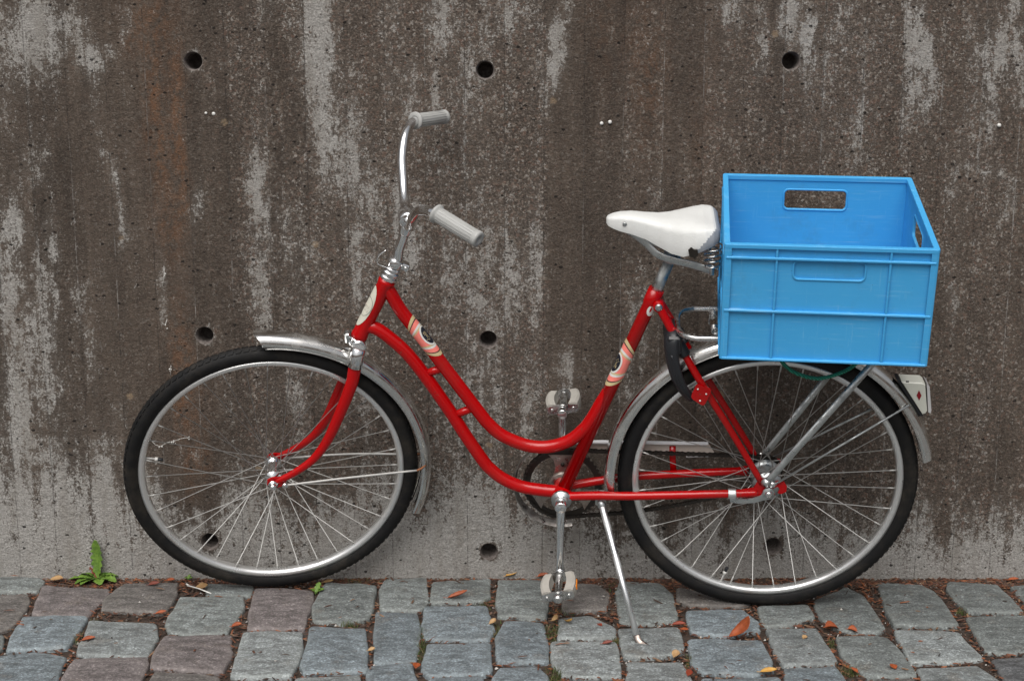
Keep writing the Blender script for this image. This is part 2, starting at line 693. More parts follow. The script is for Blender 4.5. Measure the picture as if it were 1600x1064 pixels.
def mat_leaf(name, c1, c2, rough=.55):
    t = NT(name)
    n = t.noise(60, 5, .7)
    c = t.mix(t.rng(n, .3, .7), c1, c2)
    c = t.mix(t.rng(t.noise(180, 5, .7), .62, .72, 0, .7), c, tuple(q * .3 for q in c1))
    return t.out(c, rough, 0, t.bump(t.noise(150, 3), .3, .001))


M_LEAF = {
    'orange': mat_leaf('leaf_orange', (.22, .048, .014), (.34, .078, .02)),
    'red': mat_leaf('leaf_red', (.18, .028, .012), (.28, .05, .018)),
    'yellow': mat_leaf('leaf_yellow', (.44, .22, .04), (.54, .31, .07)),
    'tan': mat_leaf('leaf_tan', (.30, .17, .07), (.42, .27, .13)),
    'green': mat_leaf('leaf_green', (.06, .125, .015), (.15, .25, .035)),
    'darkred': mat_leaf('leaf_darkred', (.14, .03, .02), (.20, .05, .03)),
}

# ================================================================== ground
g = MB()
S_ = 60
gx = [-S_, -4, -1.6, 1.6, 4, S_]
gy = [-S_, -6, -1.2, 0.4]
g.add([(x, y, -.011) for y in gy for x in gx], [[j * 6 + i, j * 6 + i + 1, (j + 1) * 6 + i + 1, (j + 1) * 6 + i] for j in range(3) for i in range(5)], False)
ground = g.build('ground', M_SOIL)
tag(ground, 'brown soil and grit filling the joints of the paving', 'ground', kind='structure')

pavement = empty('pavement')
tag(pavement, 'worn grey granite sett paving along the foot of the wall', 'pavement', kind='structure')

# sett outlines on the street plane (metres: x along the wall, y from the wall)
CAMP = np.array([0, -3.46368, 1.3122])
F_, TH = 2228.79, .198


def street(u, v, z=0.0):
    x, y = (u - 800) / F_, (532 - v) / F_
    r = np.array([x, math.cos(TH) + y * math.sin(TH), -math.sin(TH) + y * math.cos(TH)])
    t = (z - CAMP[2]) / r[2]
    return CAMP + t * r


BLU, GRN, BRN, PNK, DRK, LGT = (.170, .198, .215), (.168, .183, .180), (.150, .138, .130), (.172, .150, .148), (.116, .119, .124), (.208, .225, .226)
SETTS = [
    (GRN, [(-15, 900), (62, 900), (70, 907), (57, 922), (-15, 925)]),
    (BRN, [(-20, 931), (42, 930), (46, 938), (25, 972), (5, 984), (-20, 985)]),
    (PNK, [(67, 916), (170, 919), (167, 929), (135, 961), (51, 957)]),
    (BRN, [(195, 910), (275, 908), (275, 929), (257, 955), (160, 951), (163, 936)]),
    (GRN, [(322, 911), (394, 915), (390, 929), (325, 928)]),
    (GRN, [(282, 933), (380, 931), (380, 947), (355, 987), (265, 988), (260, 971)]),
    (BLU, [(37, 961), (128, 961), (134, 966), (105, 1009), (10, 1014), (20, 989)]),
    (LGT, [(140, 970), (243, 974), (243, 994), (230, 1022), (119, 1020), (135, 991)]),
    (PNK, [(258, 992), (361, 990), (361, 1014), (347, 1048), (237, 1041), (240, 1024)]),
    (BLU, [(-20, 1024), (50, 1017), (103, 1024), (85, 1066), (70, 1090), (-40, 1090)]),
    (PNK, [(116, 1026), (227, 1026), (230, 1033), (215, 1072), (208, 1090), (80, 1090)]),
    (BRN, [(240, 1049), (341, 1052), (337, 1080), (334, 1092), (224, 1092)]),
    (GRN, [(-60, 990), (5, 991), (2, 1010), (-20, 1018), (-60, 1018)]),
    (PNK, [(400, 917), (490, 921), (483, 950), (473, 981), (388, 980), (392, 949)]),
    (GRN, [(508, 909), (588, 915), (578, 964), (535, 972), (490, 966), (488, 945)]),
    (GRN, [(602, 904), (665, 901), (668, 941), (655, 953), (595, 951), (594, 919)]),
    (LGT, [(382, 986), (472, 985), (471, 1014), (455, 1055), (361, 1054), (370, 1024)]),
    (BLU, [(485, 980), (570, 979), (573, 1044), (475, 1049), (472, 1034), (480, 1004)]),
    (BLU, [(587, 956), (652, 958), (656, 984), (650, 1031), (585, 1033)]),
    (BLU, [(577, 1039), (643, 1036), (650, 1064), (650, 1090), (570, 1090)]),
    (LGT, [(463, 1057), (562, 1054), (566, 1090), (452, 1090)]),
    (GRN, [(677, 909), (765, 904), (763, 931), (752, 939), (672, 939)]),
    (BLU, [(665, 947), (760, 948), (770, 984), (763, 997), (665, 995), (661, 976)]),
    (BLU, [(670, 1004), (765, 1003), (765, 1044), (760, 1051), (668, 1053), (661, 1044)]),
    (BLU, [(672, 1059), (752, 1056), (756, 1090), (668, 1090)]),
    (GRN, [(779, 906), (845, 905), (855, 934), (854, 963), (777, 960)]),
    (BLU, [(790, 970), (850, 972), (857, 1031), (777, 1033), (777, 994)]),
    (BLU, [(780, 1041), (840, 1039), (854, 1054), (855, 1090), (768, 1090), (770, 1060)]),
    (BRN, [(885, 911), (935, 911), (950, 926), (947, 951), (878, 953)]),
    (LGT, [(874, 965), (920, 961), (960, 979), (960, 995), (874, 996)]),
    (LGT, [(862, 1003), (962, 1004), (970, 1055), (880, 1053), (865, 1034)]),
    (GRN, [(867, 1063), (972, 1063), (975, 1092), (862, 1092)]),
    (GRN, [(970, 910), (1030, 912), (1050, 929), (1058, 964), (1020, 972), (970, 969), (963, 922)]),
    (LGT, [(967, 981), (1060, 978), (1067, 1012), (1050, 1023), (977, 1025)]),
    (LGT, [(982, 1034), (1066, 1034), (1080, 1066), (1084, 1092), (980, 1092)]),
    (BRN, [(1060, 918), (1130, 926), (1172, 940), (1150, 945), (1080, 944), (1058, 934)]),
    (BLU, [(1072, 953), (1158, 951), (1182, 969), (1185, 983), (1125, 992), (1080, 984)]),
    (BLU, [(1075, 997), (1190, 1000), (1207, 1044), (1175, 1052), (1100, 1049), (1082, 1031)]),
    (BLU, [(1097, 1058), (1218, 1058), (1222, 1092), (1104, 1092)]),
    (GRN, [(1186, 948), (1260, 944), (1270, 962), (1232, 974), (1192, 975)]),
    (LGT, [(1197, 981), (1275, 980), (1306, 1030), (1303, 1035), (1222, 1037)]),
    (BLU, [(1228, 1043), (1305, 1041), (1322, 1066), (1330, 1092), (1230, 1092)]),
    (GRN, [(1272, 936), (1322, 914), (1350, 929), (1382, 979), (1370, 986), (1330, 987), (1300, 976), (1285, 966)]),
    (GRN, [(1372, 908), (1437, 909), (1462, 921), (1495, 974), (1482, 977), (1397, 976), (1382, 944)]),
    (GRN, [(1480, 909), (1557, 911), (1597, 951), (1590, 955), (1512, 954), (1482, 921)]),
    (GRN, [(1578, 914), (1640, 914), (1670, 950), (1612, 946)]),
    (GRN, [(1307, 994), (1385, 992), (1400, 1009), (1432, 1053), (1355, 1056), (1317, 1024)]),
    (LGT, [(1399, 985), (1497, 986), (1532, 1023), (1527, 1028), (1425, 1033), (1408, 1004)]),
    (GRN, [(1509, 962), (1605, 961), (1650, 998), (1650, 1018), (1542, 1016)]),
    (LGT, [(1434, 1044), (1527, 1038), (1560, 1062), (1574, 1092), (1456, 1092)]),
    (DRK, [(1550, 1027), (1650, 1024), (1700, 1066), (1600, 1080), (1572, 1058)]),
    (BRN, [(1335, 1063), (1425, 1061), (1442, 1092), (1350, 1092)]),
]


def sett_rings(poly, seed, crown=.0025, depth=.05):
    """rounded, uneven stone from an outline: (verts, faces, edge weight)"""
    P = [np.array(q, float) for q in poly]
    n = len(P)
    # densify with rounded corners
    pts = []
    for i in range(n):
        a, b, c = P[i - 1], P[i], P[(i + 1) % n]
        la, lc = np.linalg.norm(a - b), np.linalg.norm(c - b)
        k = min(.009, la * .3, lc * .3)
        s, e = b + (a - b) / la * k, b + (c - b) / lc * k
        pts += [s, .25 * s + .5 * b + .25 * e, e]
        m = max(1, int((lc - 2 * k) / .03))
        nx = P[(i + 2) % n]
        k2 = min(.009, lc * .3, np.linalg.norm(nx - c) * .3)
        e2 = c + (b - c) / lc * k2
        for q in range(1, m):
            pts.append(e + (e2 - e) * q / m)
    pts = np.array(pts)
    cen = pts.mean(0)
    nz = fbm(pts[:, 0] * 45 + seed * 3.1, pts[:, 1] * 45, seed, 3)
    pts = cen + (pts - cen) * (1 + (nz - .5)[:, None] * .13)
    N = len(pts)
    size = np.sqrt(((pts - cen) ** 2).sum(1)).mean()
    V, E, Fc = [], [], []
    rings = [(-.0060, -depth, 0), (-.0060, -.0095, .2), (-.0045, -.0036, .8), (-.0010, -.0006, .9), (.0050, .0004, .3), (.42, None, 0), (.75, None, 0)]
    tx, ty = (random.random() - .5) * .05, (random.random() - .5) * .05
    for (ins, z, ew) in rings:
        d = pts - cen
        L = np.sqrt((d ** 2).sum(1))
        sc = (1 - ins) if z is None else (L - ins) / L
        q = cen + d * (np.ones(N) * sc)[:, None]
        und = (fbm(q[:, 0] * 24 + seed, q[:, 1] * 24, seed + 5, 3) - .5) * .007
        zz = (np.full(N, crown * (1 - (1 - ins) ** 2) + .001) if z is None else np.full(N, z)) + (und if z != -depth else 0)
        zz = zz + (q[:, 0] - cen[0]) * tx + (q[:, 1] - cen[1]) * ty
        for i in range(N):
            V.append((q[i, 0], q[i, 1], zz[i]))
            E.append(ew * (.35 + .9 * nz[i]))
    R = len(rings)
    for r in range(R - 1):
        for i in range(N):
            j = (i + 1) % N
            Fc.append([r * N + i, r * N + j, (r + 1) * N + j, (r + 1) * N + i])
    V.append((cen[0], cen[1], crown + .001))
    E.append(0)
    c_ = len(V) - 1
    for i in range(N):
        Fc.append([(R - 1) * N + i, (R - 1) * N + (i + 1) % N, c_])
    return V, Fc, E


def sett_mesh(name, V, Fc, E, tint=None):
    mb = MB()
    mb.add(V, Fc, True)
    ob = mb.build(name, M_STONE, None)
    at = ob.data.attributes.new('edge', 'FLOAT', 'POINT')
    at.data.foreach_set('value', [float(max(0, min(1, e))) for e in E])
    at = ob.data.color_attributes.new('tint', 'FLOAT_COLOR', 'POINT')
    at.data.foreach_set('color', np.array(tint if tint else [(1, 1, 1, 1)] * len(V), np.float32).ravel())
    return ob


sett_polys = []
for i, (colr, px) in enumerate(SETTS):
    poly = [street(u, v)[:2] for u, v in px]
    sett_polys.append(np.array(poly))
    V, Fc, E = sett_rings(poly, i + 1)
    ob = sett_mesh('cobblestone', V, Fc, E)
    ob.parent = pavement
    k = 1 + (random.random() - .5) * .22
    ob.color = (colr[0] * k, colr[1] * k, colr[2] * k, 1)

# the paving goes on around the part in view
mbV, mbF, mbE, mbT = [], [], [], []
RES = .01
gx0, gy0 = -3.3, -3.6
occ = np.zeros((int(6.6 / RES), int(3.6 / RES)), bool)


def cells(x0, x1, ya, yb):
    return slice(max(0, int((x0 - gx0) / RES)), int((x1 - gx0) / RES) + 1), slice(max(0, int((ya - gy0) / RES)), int((yb - gy0) / RES) + 1)


def inside(P, x, y_):
    c = False
    k = len(P) - 1
    for q in range(len(P)):
        if ((P[q][1] > y_) != (P[k][1] > y_)) and (x < (P[k][0] - P[q][0]) * (y_ - P[q][1]) / (P[k][1] - P[q][1] + 1e-12) + P[q][0]):
            c = not c
        k = q
    return c


for P in sett_polys:
    sx, sy = cells(P[:, 0].min(), P[:, 0].max(), P[:, 1].min(), P[:, 1].max())
    for a in range(sx.start, sx.stop):
        for b in range(sy.start, min(sy.stop, occ.shape[1])):
            if inside(P, gx0 + (a + .5) * RES, gy0 + (b + .5) * RES):
                occ[a, b] = True
# the joints between the setts already laid stay joints
occ |= np.array([[(abs(gx0 + (a + .5) * RES) < 1.17 + .14 * (1 + (gy0 + (b + .5) * RES) / .62) and gy0 + (b + .5) * RES > -.655) for b in range(occ.shape[1])] for a in range(occ.shape[0])])


def lay(x0, ya, w, d):
    """sett with its top-left corner at x0, ya if that ground is still free"""
    sx, sy = cells(x0 + .012, x0 + w - .012, ya - d + .012, ya - .012)
    if x0 + w > 3.28 or ya - d < gy0 + .02 or occ[sx, sy].any():
        return False
    jt = lambda s_=.012: (random.random() - .5) * s_
    poly = [(x0 + .008 + jt(), ya - .008 + jt()), (x0 + w - .008 + jt(), ya - .008 + jt()), (x0 + w - .008 + jt(), ya - d + .008 + jt()), (x0 + .008 + jt(), ya - d + .008 + jt())]
    V, Fc, E = sett_rings(poly, 200 + len(mbV) % 97)
    b = len(mbV)
    mbV.extend(V)
    mbE.extend(E)
    mbF.extend([[b + q for q in f] for f in Fc])
    cc = random.choice([BLU, BLU, GRN, GRN, LGT, LGT, BRN, PNK])
    k = random.uniform(.85, 1.12)
    mbT.extend([(cc[0] * k / .19, cc[1] * k / .195, cc[2] * k / .195, 1)] * len(V))
    sx, sy = cells(x0, x0 + w - RES, ya - d, ya - RES)
    occ[sx, sy] = True
    return True


y = -.004
while y > -3.3:
    d = .19 + .05 * random.random()
    x = -3.25 + random.random() * .1
    while x < 3.2:
        w = .13 + .05 * random.random()
        lay(x, y, w, d)
        x += w
    y -= d
for (w, d) in ((.15, .20), (.13, .16), (.12, .12), (.09, .11), (.07, .08)):
    for a in np.arange(-3.2, 3.2, .02):
        for b in np.arange(-.004, -1.6, -.02):
            if not occ[int((a + w / 2 - gx0) / RES), int((b - d / 2 - gy0) / RES)]:
                lay(a, b, w, d)
ob = sett_mesh('cobbles_beyond', mbV, mbF, mbE, mbT)
ob.parent = pavement
ob.color = (.19, .195, .195, 1)
tag(ob, kind='stuff')

# ================================================================== concrete wall
BW, BX = .0953, .078
wall = empty('concrete_wall')
tag(wall, 'dark weathered board-marked concrete wall with pale stains and round tie holes', 'wall')
HOLES = [(-.7595, 1.2955), (-.0641, 1.2745), (.665, 1.2955), (-.7603, .6302), (-.0586, .6189), (.6655, .622), (-.7699, .0949), (-.0588, .0675), (.6659, .0829),
         (-1.475, 1.29), (-1.475, .625), (-1.48, .09), (1.39, 1.29), (1.39, .62), (1.39, .085)]
STEP = .008
xs = np.concatenate([np.linspace(-9, -1.72, 26), np.arange(-1.704, 1.7041, STEP), np.linspace(1.72, 9, 26)])
zs = np.concatenate([[-.5, -.2, -.1, -.06], np.arange(-.04, 1.6, STEP), np.linspace(1.62, 3.4, 24)])
X, Z = np.meshgrid(xs, zs)
board = np.floor((X - BX) / BW).astype(int)
fracb = (X - BX) / BW - board
bh = _hash(board, board * 0 + 3, 5)
bh2 = _hash(board, board * 0 + 9, 8)
Y = (bh - .5) * .0035 + (fbm(X * 14, Z * 9, 3, 4) - .5) * .004
jl = np.minimum(fracb, 1 - fracb) * BW
Y += np.where(jl < .004, .0012 * (bh2 - .35), 0)


def wpx(u, v):
    x, yy = (u - 800) / F_, (532 - v) / F_
    r = np.array([x, math.cos(TH) + yy * math.sin(TH), -math.sin(TH) + yy * math.cos(TH)])
    t = -CAMP[1] / r[1]
    q = CAMP + t * r
    return q[0], q[2]


def blobs(lst):
    out = np.zeros_like(X)
    # ragged edges: warp the coordinates
    wx = (fbm(X * 22, Z * 9, 31, 4) - .5) * .06
    wz = (fbm(X * 14, Z * 8, 37, 4) - .5) * .16
    for (u, v, ru, rv, s) in lst:
        x0, z0 = wpx(u, v)
        q = ((X + wx - x0) / (ru * .00153)) ** 2 + ((Z + wz - z0) / (rv * .00158)) ** 2
        out = np.maximum(out, s * np.exp(-q * .75))
    return out


LIME = [(40, 45, 32, 65, .95), (80, 60, 14, 55, .85), (100, 30, 25, 35, .85), (137, 82, 15, 27, .9), (168, 75, 12, 14, .75), (192, 30, 9, 28, .7), (500, 60, 24, 120, 1.05),
        (505, 185, 20, 70, .85), (512, 222, 24, 30, .9), (430, 15, 26, 30, .5), (405, 295, 13, 65, .9), (178, 285, 7, 30, .85), (308, 310, 11, 32, 1.0), (18, 375, 24, 45, .95),
        (80, 385, 14, 38, .85), (62, 255, 18, 34, .45), (186, 355, 9, 45, .7), (18, 465, 18, 70, .85), (75, 470, 14, 70, .65), (60, 560, 30, 90, .6), (22, 650, 25, 90, .75),
        (545, 245, 26, 60, .7), (575, 290, 24, 60, .55), (645, 395, 17, 65, .85), (628, 325, 14, 45, .7), (400, 430, 26, 60, .5), (452, 385, 36, 60, .5), (690, 20, 22, 45, .7),
        (725, 130, 20, 70, .35), (872, 92, 16, 38, .95), (888, 55, 10, 60, .55), (800, 28, 16, 28, .5), (800, 445, 24, 60, .62), (770, 565, 20, 60, .45), (832, 420, 18, 90, .5),
        (745, 470, 10, 34, .55), (886, 570, 14, 34, .7), (1240, 38, 16, 46, .95), (1264, 78, 14, 26, .85), (1192, 60, 9, 60, .6), (1150, 12, 20, 24, .65), (1434, 85, 16, 44, .95),
        (1424, 155, 10, 60, .75), (1445, 150, 9, 26, .7), (1562, 68, 22, 45, .75), (1592, 60, 12, 70, .75), (1548, 132, 11, 66, .68), (1570, 325, 12, 44, .55), (1552, 290, 9, 22, .55),
        (1022, 300, 10, 50, .42), (1480, 290, 9, 34, .5), (1000, 500, 10, 60, .45), (245, 330, 8, 40, .35), (700, 430, 24, 60, .5), (560, 400, 30, 80, .42), (460, 600, 24, 90, .5),
        (560, 640, 20, 80, .35), (360, 660, 18, 70, .35), (130, 480, 10, 60, .4), (148, 560, 10, 50, .45), (195, 620, 8, 70, .4), (250, 440, 7, 60, .35), (1090, 560, 20, 40, .5),
        (980, 610, 12, 60, .5), (740, 640, 24, 60, .4), (830, 620, 18, 60, .4), (1250, 660, 30, 60, .28), (1540, 640, 20, 80, .3), (1320, 30, 22, 40, .3), (640, 150, 14, 60, .4),
        (610, 60, 12, 90, .42), (350, 40, 20, 60, .2), (760, 20, 12, 50, .4), (470, 480, 20, 60, .4), (1490, 480, 8, 90, .35), (1345, 200, 8, 60, .3)]
lime = blobs(LIME) * .86
# the paler foot of the wall with its ragged upper edge
zl = np.interp(X, [-1.9, -1.31, -1.0, -.80, -.6, -.35, -.1, .1, .35, .6, .85, 1.1, 1.3, 1.9], [.30, .30, .25, .18, .20, .22, .20, .15, .13, .16, .12, .10, .13, .14])
edge = zl + .02 + (fbm(X * 22, Z * 4, 51, 5) - .5) * .22
lime = np.maximum(lime, 1 / (1 + np.exp(-(edge - Z) / .045)) * (.92 + .14 * (bh2 - .5)))
dr = (fbm(X * 30, Z * 2.2, 71, 3) > .60) * np.clip((Z - .0) / .10, 0, 1)
lime = lime - .26 * dr * (Z < .30)
lime += (fbm(X * 9, Z * 2.0, 81, 4) - .5) * .36 + .03
lime += np.interp(X, [-1.4, -.95, -.86, -.62, -.5, -.2, .05, .09, .11, .34, .42, .6, .9, 1.4], [.08, .04, -.02, .0, .13, .15, .12, .1, -.06, -.02, .02, .05, .06, .07]) + (bh - .5) * .16
lime += .16 * np.clip((fbm(X * 30, Z * 2.5, 44, 3) - .52) / .25, 0, 1)
lime -= .10 * np.clip((X - .35) / .2, 0, 1) * np.clip((.75 - Z) / .2, 0, 1) * (Z > .2)  # pale film held back at lower right: painted shade behind the rear wheel
# outside the picture the stains go on by chance
far_ = np.clip((np.abs(X) - 1.32) / .08, 0, 1)
far_ = np.maximum(far_, np.clip((Z - 1.45) / .08, 0, 1))
lime = lime * (1 - far_) + far_ * np.maximum(lime, (fbm(X * 7, Z * 1.6, 91, 4) - .30) * 1.6)
rust = blobs([(240, 165, 13, 130, .85), (276, 215, 12, 130, .9), (230, 40, 36, 40, .6), (288, 600, 22, 100, .75), (265, 320, 20, 80, .5), (1010, 110, 26, 110, .4), (940, 60, 22, 80, .2),
              (300, 720, 22, 60, .6), (655, 250, 14, 90, .3), (1100, 200, 26, 120, .2)])
AGGB = np.interp(X, [-1.3, -.82, -.70, -.45, -.36, -.2, -.05, .02, .08, .10, .3, .45, .5, .75, .9, 1.3], [.1, .15, .45, .85, .75, .9, .55, .9, .8, .2, .25, .45, .62, .6, .7, .5])
agg = np.clip(AGGB + (bh - .5) * .35, 0, 1)
tone = np.clip(.44 - .12 * ((X > .1) & (X < .36)) - .12 * np.clip((X - .4) / .2, 0, 1) * np.clip((.8 - Z) / .3, 0, 1) + (bh2 - .5) * .55 + (fbm(X * 4, Z * 2, 15, 3) - .5) * .5, 0, 1)  # lower right also darkened as painted shade behind the rear wheel
tone = np.clip(tone - np.where(jl < .0022, .35, 0), 0, 1)
lime = lime + np.where(jl < .0022, np.where(bh > .55, .22, -.1), 0) * (fbm(X * 3, Z * 7, 66, 3) > .47)

nx, nzv = len(xs), len(zs)
VV = np.stack([X.ravel(), Y.ravel(), Z.ravel()], 1)
keep = np.ones((nzv - 1, nx - 1), bool)
extraV, extraF = [], []
wall_holes = []
HR = .0215
for (hx, hz) in HOLES:
    ci = int(np.argmin(np.abs(xs - hx)))
    cj = int(np.argmin(np.abs(zs - hz)))
    hh = 4
    i0, i1, j0, j1 = ci - hh, ci + hh, cj - hh, cj + hh
    keep[j0:j1, i0:i1] = False
    loop = [(i, j0) for i in range(i0, i1)] + [(i1, j) for j in range(j0, j1)] + [(i, j1) for i in range(i1, i0, -1)] + [(i0, j) for j in range(j1, j0, -1)]
    ids = [j * nx + i for i, j in loop]
    base = nx * nzv + len(extraV)
    yy = float(np.mean([VV[q][1] for q in ids]))
    n = len(ids)
    ang = [math.atan2(VV[q][2] - hz, VV[q][0] - hx) for q in ids]
    for a in ang:
        rr_ = HR * 1.06
        extraV.append((hx + rr_ * math.cos(a), yy, hz + rr_ * math.sin(a)))
    for k in range(n):
        l = (k + 1) % n
        extraF.append([ids[k], ids[l], base + l, base + k])
    wall_holes.append((hx, hz, yy, ang))
jj, ii = np.nonzero(keep)
F0 = np.stack([jj * nx + ii, jj * nx + ii + 1, (jj + 1) * nx + ii + 1, (jj + 1) * nx + ii], 1)
me = bpy.data.meshes.new('wall_face')
me.from_pydata(np.concatenate([VV, np.array(extraV)]).tolist(), [], F0.tolist() + extraF)
me.materials.append(M_WALL)
me.polygons.foreach_set('use_smooth', [True] * len(me.polygons))
ne = len(extraV)


def put_attr(nm, arr, dflt):
    at = me.attributes.new(nm, 'FLOAT', 'POINT')
    at.data.foreach_set('value', np.concatenate([arr.ravel(), np.full(ne, dflt)]).astype(np.float32))


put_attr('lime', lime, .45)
put_attr('rust', rust, 0)
put_attr('agg', agg, .4)
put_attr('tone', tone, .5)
wf = bpy.data.objects.new('wall_face', me)
COL.objects.link(wf)
wf.parent = wall
# body of the wall behind its face, with top and ends
b = MB()
b.add([(-9, .14, -.5), (9, .14, -.5), (9, .14, 3.4), (-9, .14, 3.4), (-9, .45, -.5), (9, .45, -.5), (9, .45, 3.4), (-9, .45, 3.4), (-9, .002, 3.4), (9, .002, 3.4), (-9, .002, -.5), (9, .002, -.5)],
      [[4, 5, 6, 7], [8, 9, 6, 7], [10, 8, 7, 4], [11, 9, 6, 5]], False)
b.build('wall_body', M_WALL, wall)


def mat_sleeve():
    t = NT('tie_hole_concrete')
    n = t.noise(90, 5, .75)
    return t.out(t.mix(t.rng(n, .3, .7), (.07, .055, .05), (.19, .165, .15)), .9, 0, t.bump(n, .5, .003))


M_SLEEVE = mat_sleeve()
for (hx, hz, yy, ang) in wall_holes:
    h = MB()
    R0 = [HR * 1.06 for a in ang]
    prof = [(1.0, 0.0), (.93, .003), (.86, .010), (.84, .03), (.83, .075), (.4, .078)]
    V, Fc = [], []
    n = len(ang)
    for (s, dy) in prof:
        for a, r in zip(ang, R0):
            V.append((hx + r * s * math.cos(a), yy + dy, hz + r * s * math.sin(a)))
    for p_ in range(len(prof) - 1):
        for k in range(n):
            l = (k + 1) % n
            Fc.append([p_ * n + k, p_ * n + l, (p_ + 1) * n + l, (p_ + 1) * n + k])
    Fc.append([(len(prof) - 1) * n + k for k in range(n)])
    h.add(V, Fc, True)
    h.build('tie_hole', M_SLEEVE, wall, fix=False)

# small white plugs in the face
for (u, v, r) in [(322, 177, .0032), (334, 178, .0042), (940, 193, .0042), (953, 191, .0045), (1561, 196, .0045)]:
    x, z = wpx(u, v)
    m = MB()
    m.lathe([(.0001, -.0022), (r * .6, -.002), (r, -.0008), (r, .006)], 12, (x, -.0022, z), (0, 1, 0))
    m.build('plug', M_DWHITE, wall)

# cobweb strands with caught fluff on the face
for pts in ([(226, 687), (235, 684), (244, 694), (252, 696), (262, 690), (272, 688), (284, 684), (296, 682)], [(268, 570), (268, 578), (267, 586)], [(257, 415), (258, 430), (255, 446)], [(262, 498), (259, 508)]):
    m = MB()
    W3 = [np.array([wpx(u, v)[0], -.006 - .003 * (k % 2), wpx(u, v)[1]]) for k, (u, v) in enumerate(pts)]
    m.tube(W3, .0005, 4)
    for q in W3[1::2]:
        for _ in range(5):
            o_ = np.array([random.gauss(0, .0028), random.gauss(0, .001), random.gauss(0, .0032)])
            r = random.uniform(.0008, .0022)
            m.lathe([(.0001, -r), (r * .8, -r * .5), (r, 0), (r * .7, r * .6), (.0001, r)], 6, q + o_, (random.random(), .3, 1))
    m.build('cobweb', M_DWHITE, wall)

# ================================================================== the bicycle
O_B = (0.60126, -0.174025, 0.0)
PSI, BETA, DELTA = .0767086, .2292390, .2410308
bike = empty('bicycle', O_B, (BETA, 0, -PSI))
tag(bike, 'red step-through bicycle with white saddle and chrome mudguards standing against the wall', 'bicycle')
AX = np.array([.4498, 0, .8931])
AX /= np.linalg.norm(AX)
PT = np.array([-1.1289, 0, .3233])
RW, RR = .3465, .345
FC = np.array([-1.172, 0, .345])
RC = np.array([0, 0, .345])


def steer(q):
    v = np.asarray(q, float) - PT
    c, s = math.cos(DELTA), math.sin(DELTA)
    return v * c + np.cross(AX, v) * s + AX * (AX @ v) * (1 - c) + PT


def S3(*a):
    return [np.array(q, float) for q in a]


# ---- frame
fr = MB()
HB, HT = np.array([-.9437, 0, .6949]), np.array([-.8678, 0, .8396])
fr.tube([HB, HB + (HT - HB) * .06, HB + (HT - HB) * .10, HB + (HT - HB) * .9, HB + (HT - HB) * .94, HT], [.0198, .0198, .0183, .0183, .0198, .0198], 20)
UP = [(-.874, 0, .823), (-.8652, 0, .8086), (-.84, 0, .7600), (-.7895, 0, .6879), (-.7515, 0, .6286), (-.7148, 0, .5736), (-.669, 0, .5050), (-.651, 0, .4800), (-.6178, 0, .4480),
      (-.561, 0, .4230), (-.5098, 0, .4205), (-.4610, 0, .4383), (-.4255, 0, .4713), (-.4030, 0, .5070), (-.3860, 0, .5420), (-.3720, 0, .5700)]
LO = [(-.930, 0, .7215), (-.905, 0, .7196), (-.876, 0, .6993), (-.8338, 0, .6571), (-.7918, 0, .5968), (-.7394, 0, .5098), (-.7016, 0, .4413), (-.6633, 0, .3769), (-.6490, 0, .3585),
      (-.6201, 0, .3327), (-.5747, 0, .3111), (-.5200, 0, .3024), (-.4785, 0, .3000)]
BB = np.array([-.4785, 0, .297])
SEAT_T = np.array([-.267, 0, .8228])
UPc, LOc = catmull(UP, 8), catmull(LO, 8)
fr.tube(UPc, [.0153] * (len(UPc) - 12) + list(np.linspace(.0153, .0130, 12)), 18)
fr.tube(LOc, .0153, 18)
fr.tube([BB, BB + (SEAT_T - BB) * .93, BB + (SEAT_T - BB) * .94, SEAT_T], [.0158, .0158, .0180, .0180], 18)
fr.tube(S3((-.7934, 0, .6050), (-.7548, 0, .6200)), .0095, 12)
fr.tube(S3((-.7330, 0, .4975), (-.6860, 0, .5190)), .0095, 12)
fr.lathe([(.0001, -.036), (.0215, -.036), (.0225, -.034), (.0225, .034), (.0215, .036), (.0001, .036)], 28, BB, (0, 1, 0))
for s in (-1, 1):
    fr.tube(catmull([(-.263, s * .016, .792), (-.245, s * .024, .760), (-.179, s * .042, .642), (-.0945, s * .047, .5015), (-.0150, s * .052, .365)], 6), [.0100, .0096, .0086, .0078, .0074], 12)
    zq = .3 if s < 0 else .297
    fr.tube(catmull([(-.474, s * .026, zq + .002), (-.40, s * .036, zq + .012), (-.30, s * .046, .320), (-.0726, s * .052, .336), (-.025, s * .053, .340)], 6), [.0105, .0105, .0100, .0095, .0085], 12)
    # dropout plate with its open slot
    drop = [(-.070, .327), (-.030, .326), (-.012, .332), (.000, .334), (.012, .334), (.016, .338), (.006, .341), (.006, .350), (.020, .358), (.026, .352), (.022, .341), (.030, .339),
            (.041, .345), (.042, .359), (.035, .371), (.020, .372), (.006, .364), (-.002, .378), (-.016, .378), (-.026, .368), (-.034, .352), (-.060, .347)]
    fr.prism(drop, s * .052 - .0025, s * .052 + .0025)
# lug ears and bosses at the seat cluster
fr.cyl((-.262, -.026, .790), (-.262, .026, .790), .0125, 18)
fr.tube(S3((-.235, -.022, .742), (-.235, .022, .742)), .006, 10)
frame = fr.build('frame', M_RED, bike)
m = MB()
m.cyl((-.262, -.0305, .790), (-.262, .0305, .790), .0085, 16, .002)
m.build('seat_bolt', M_ZINC, frame)


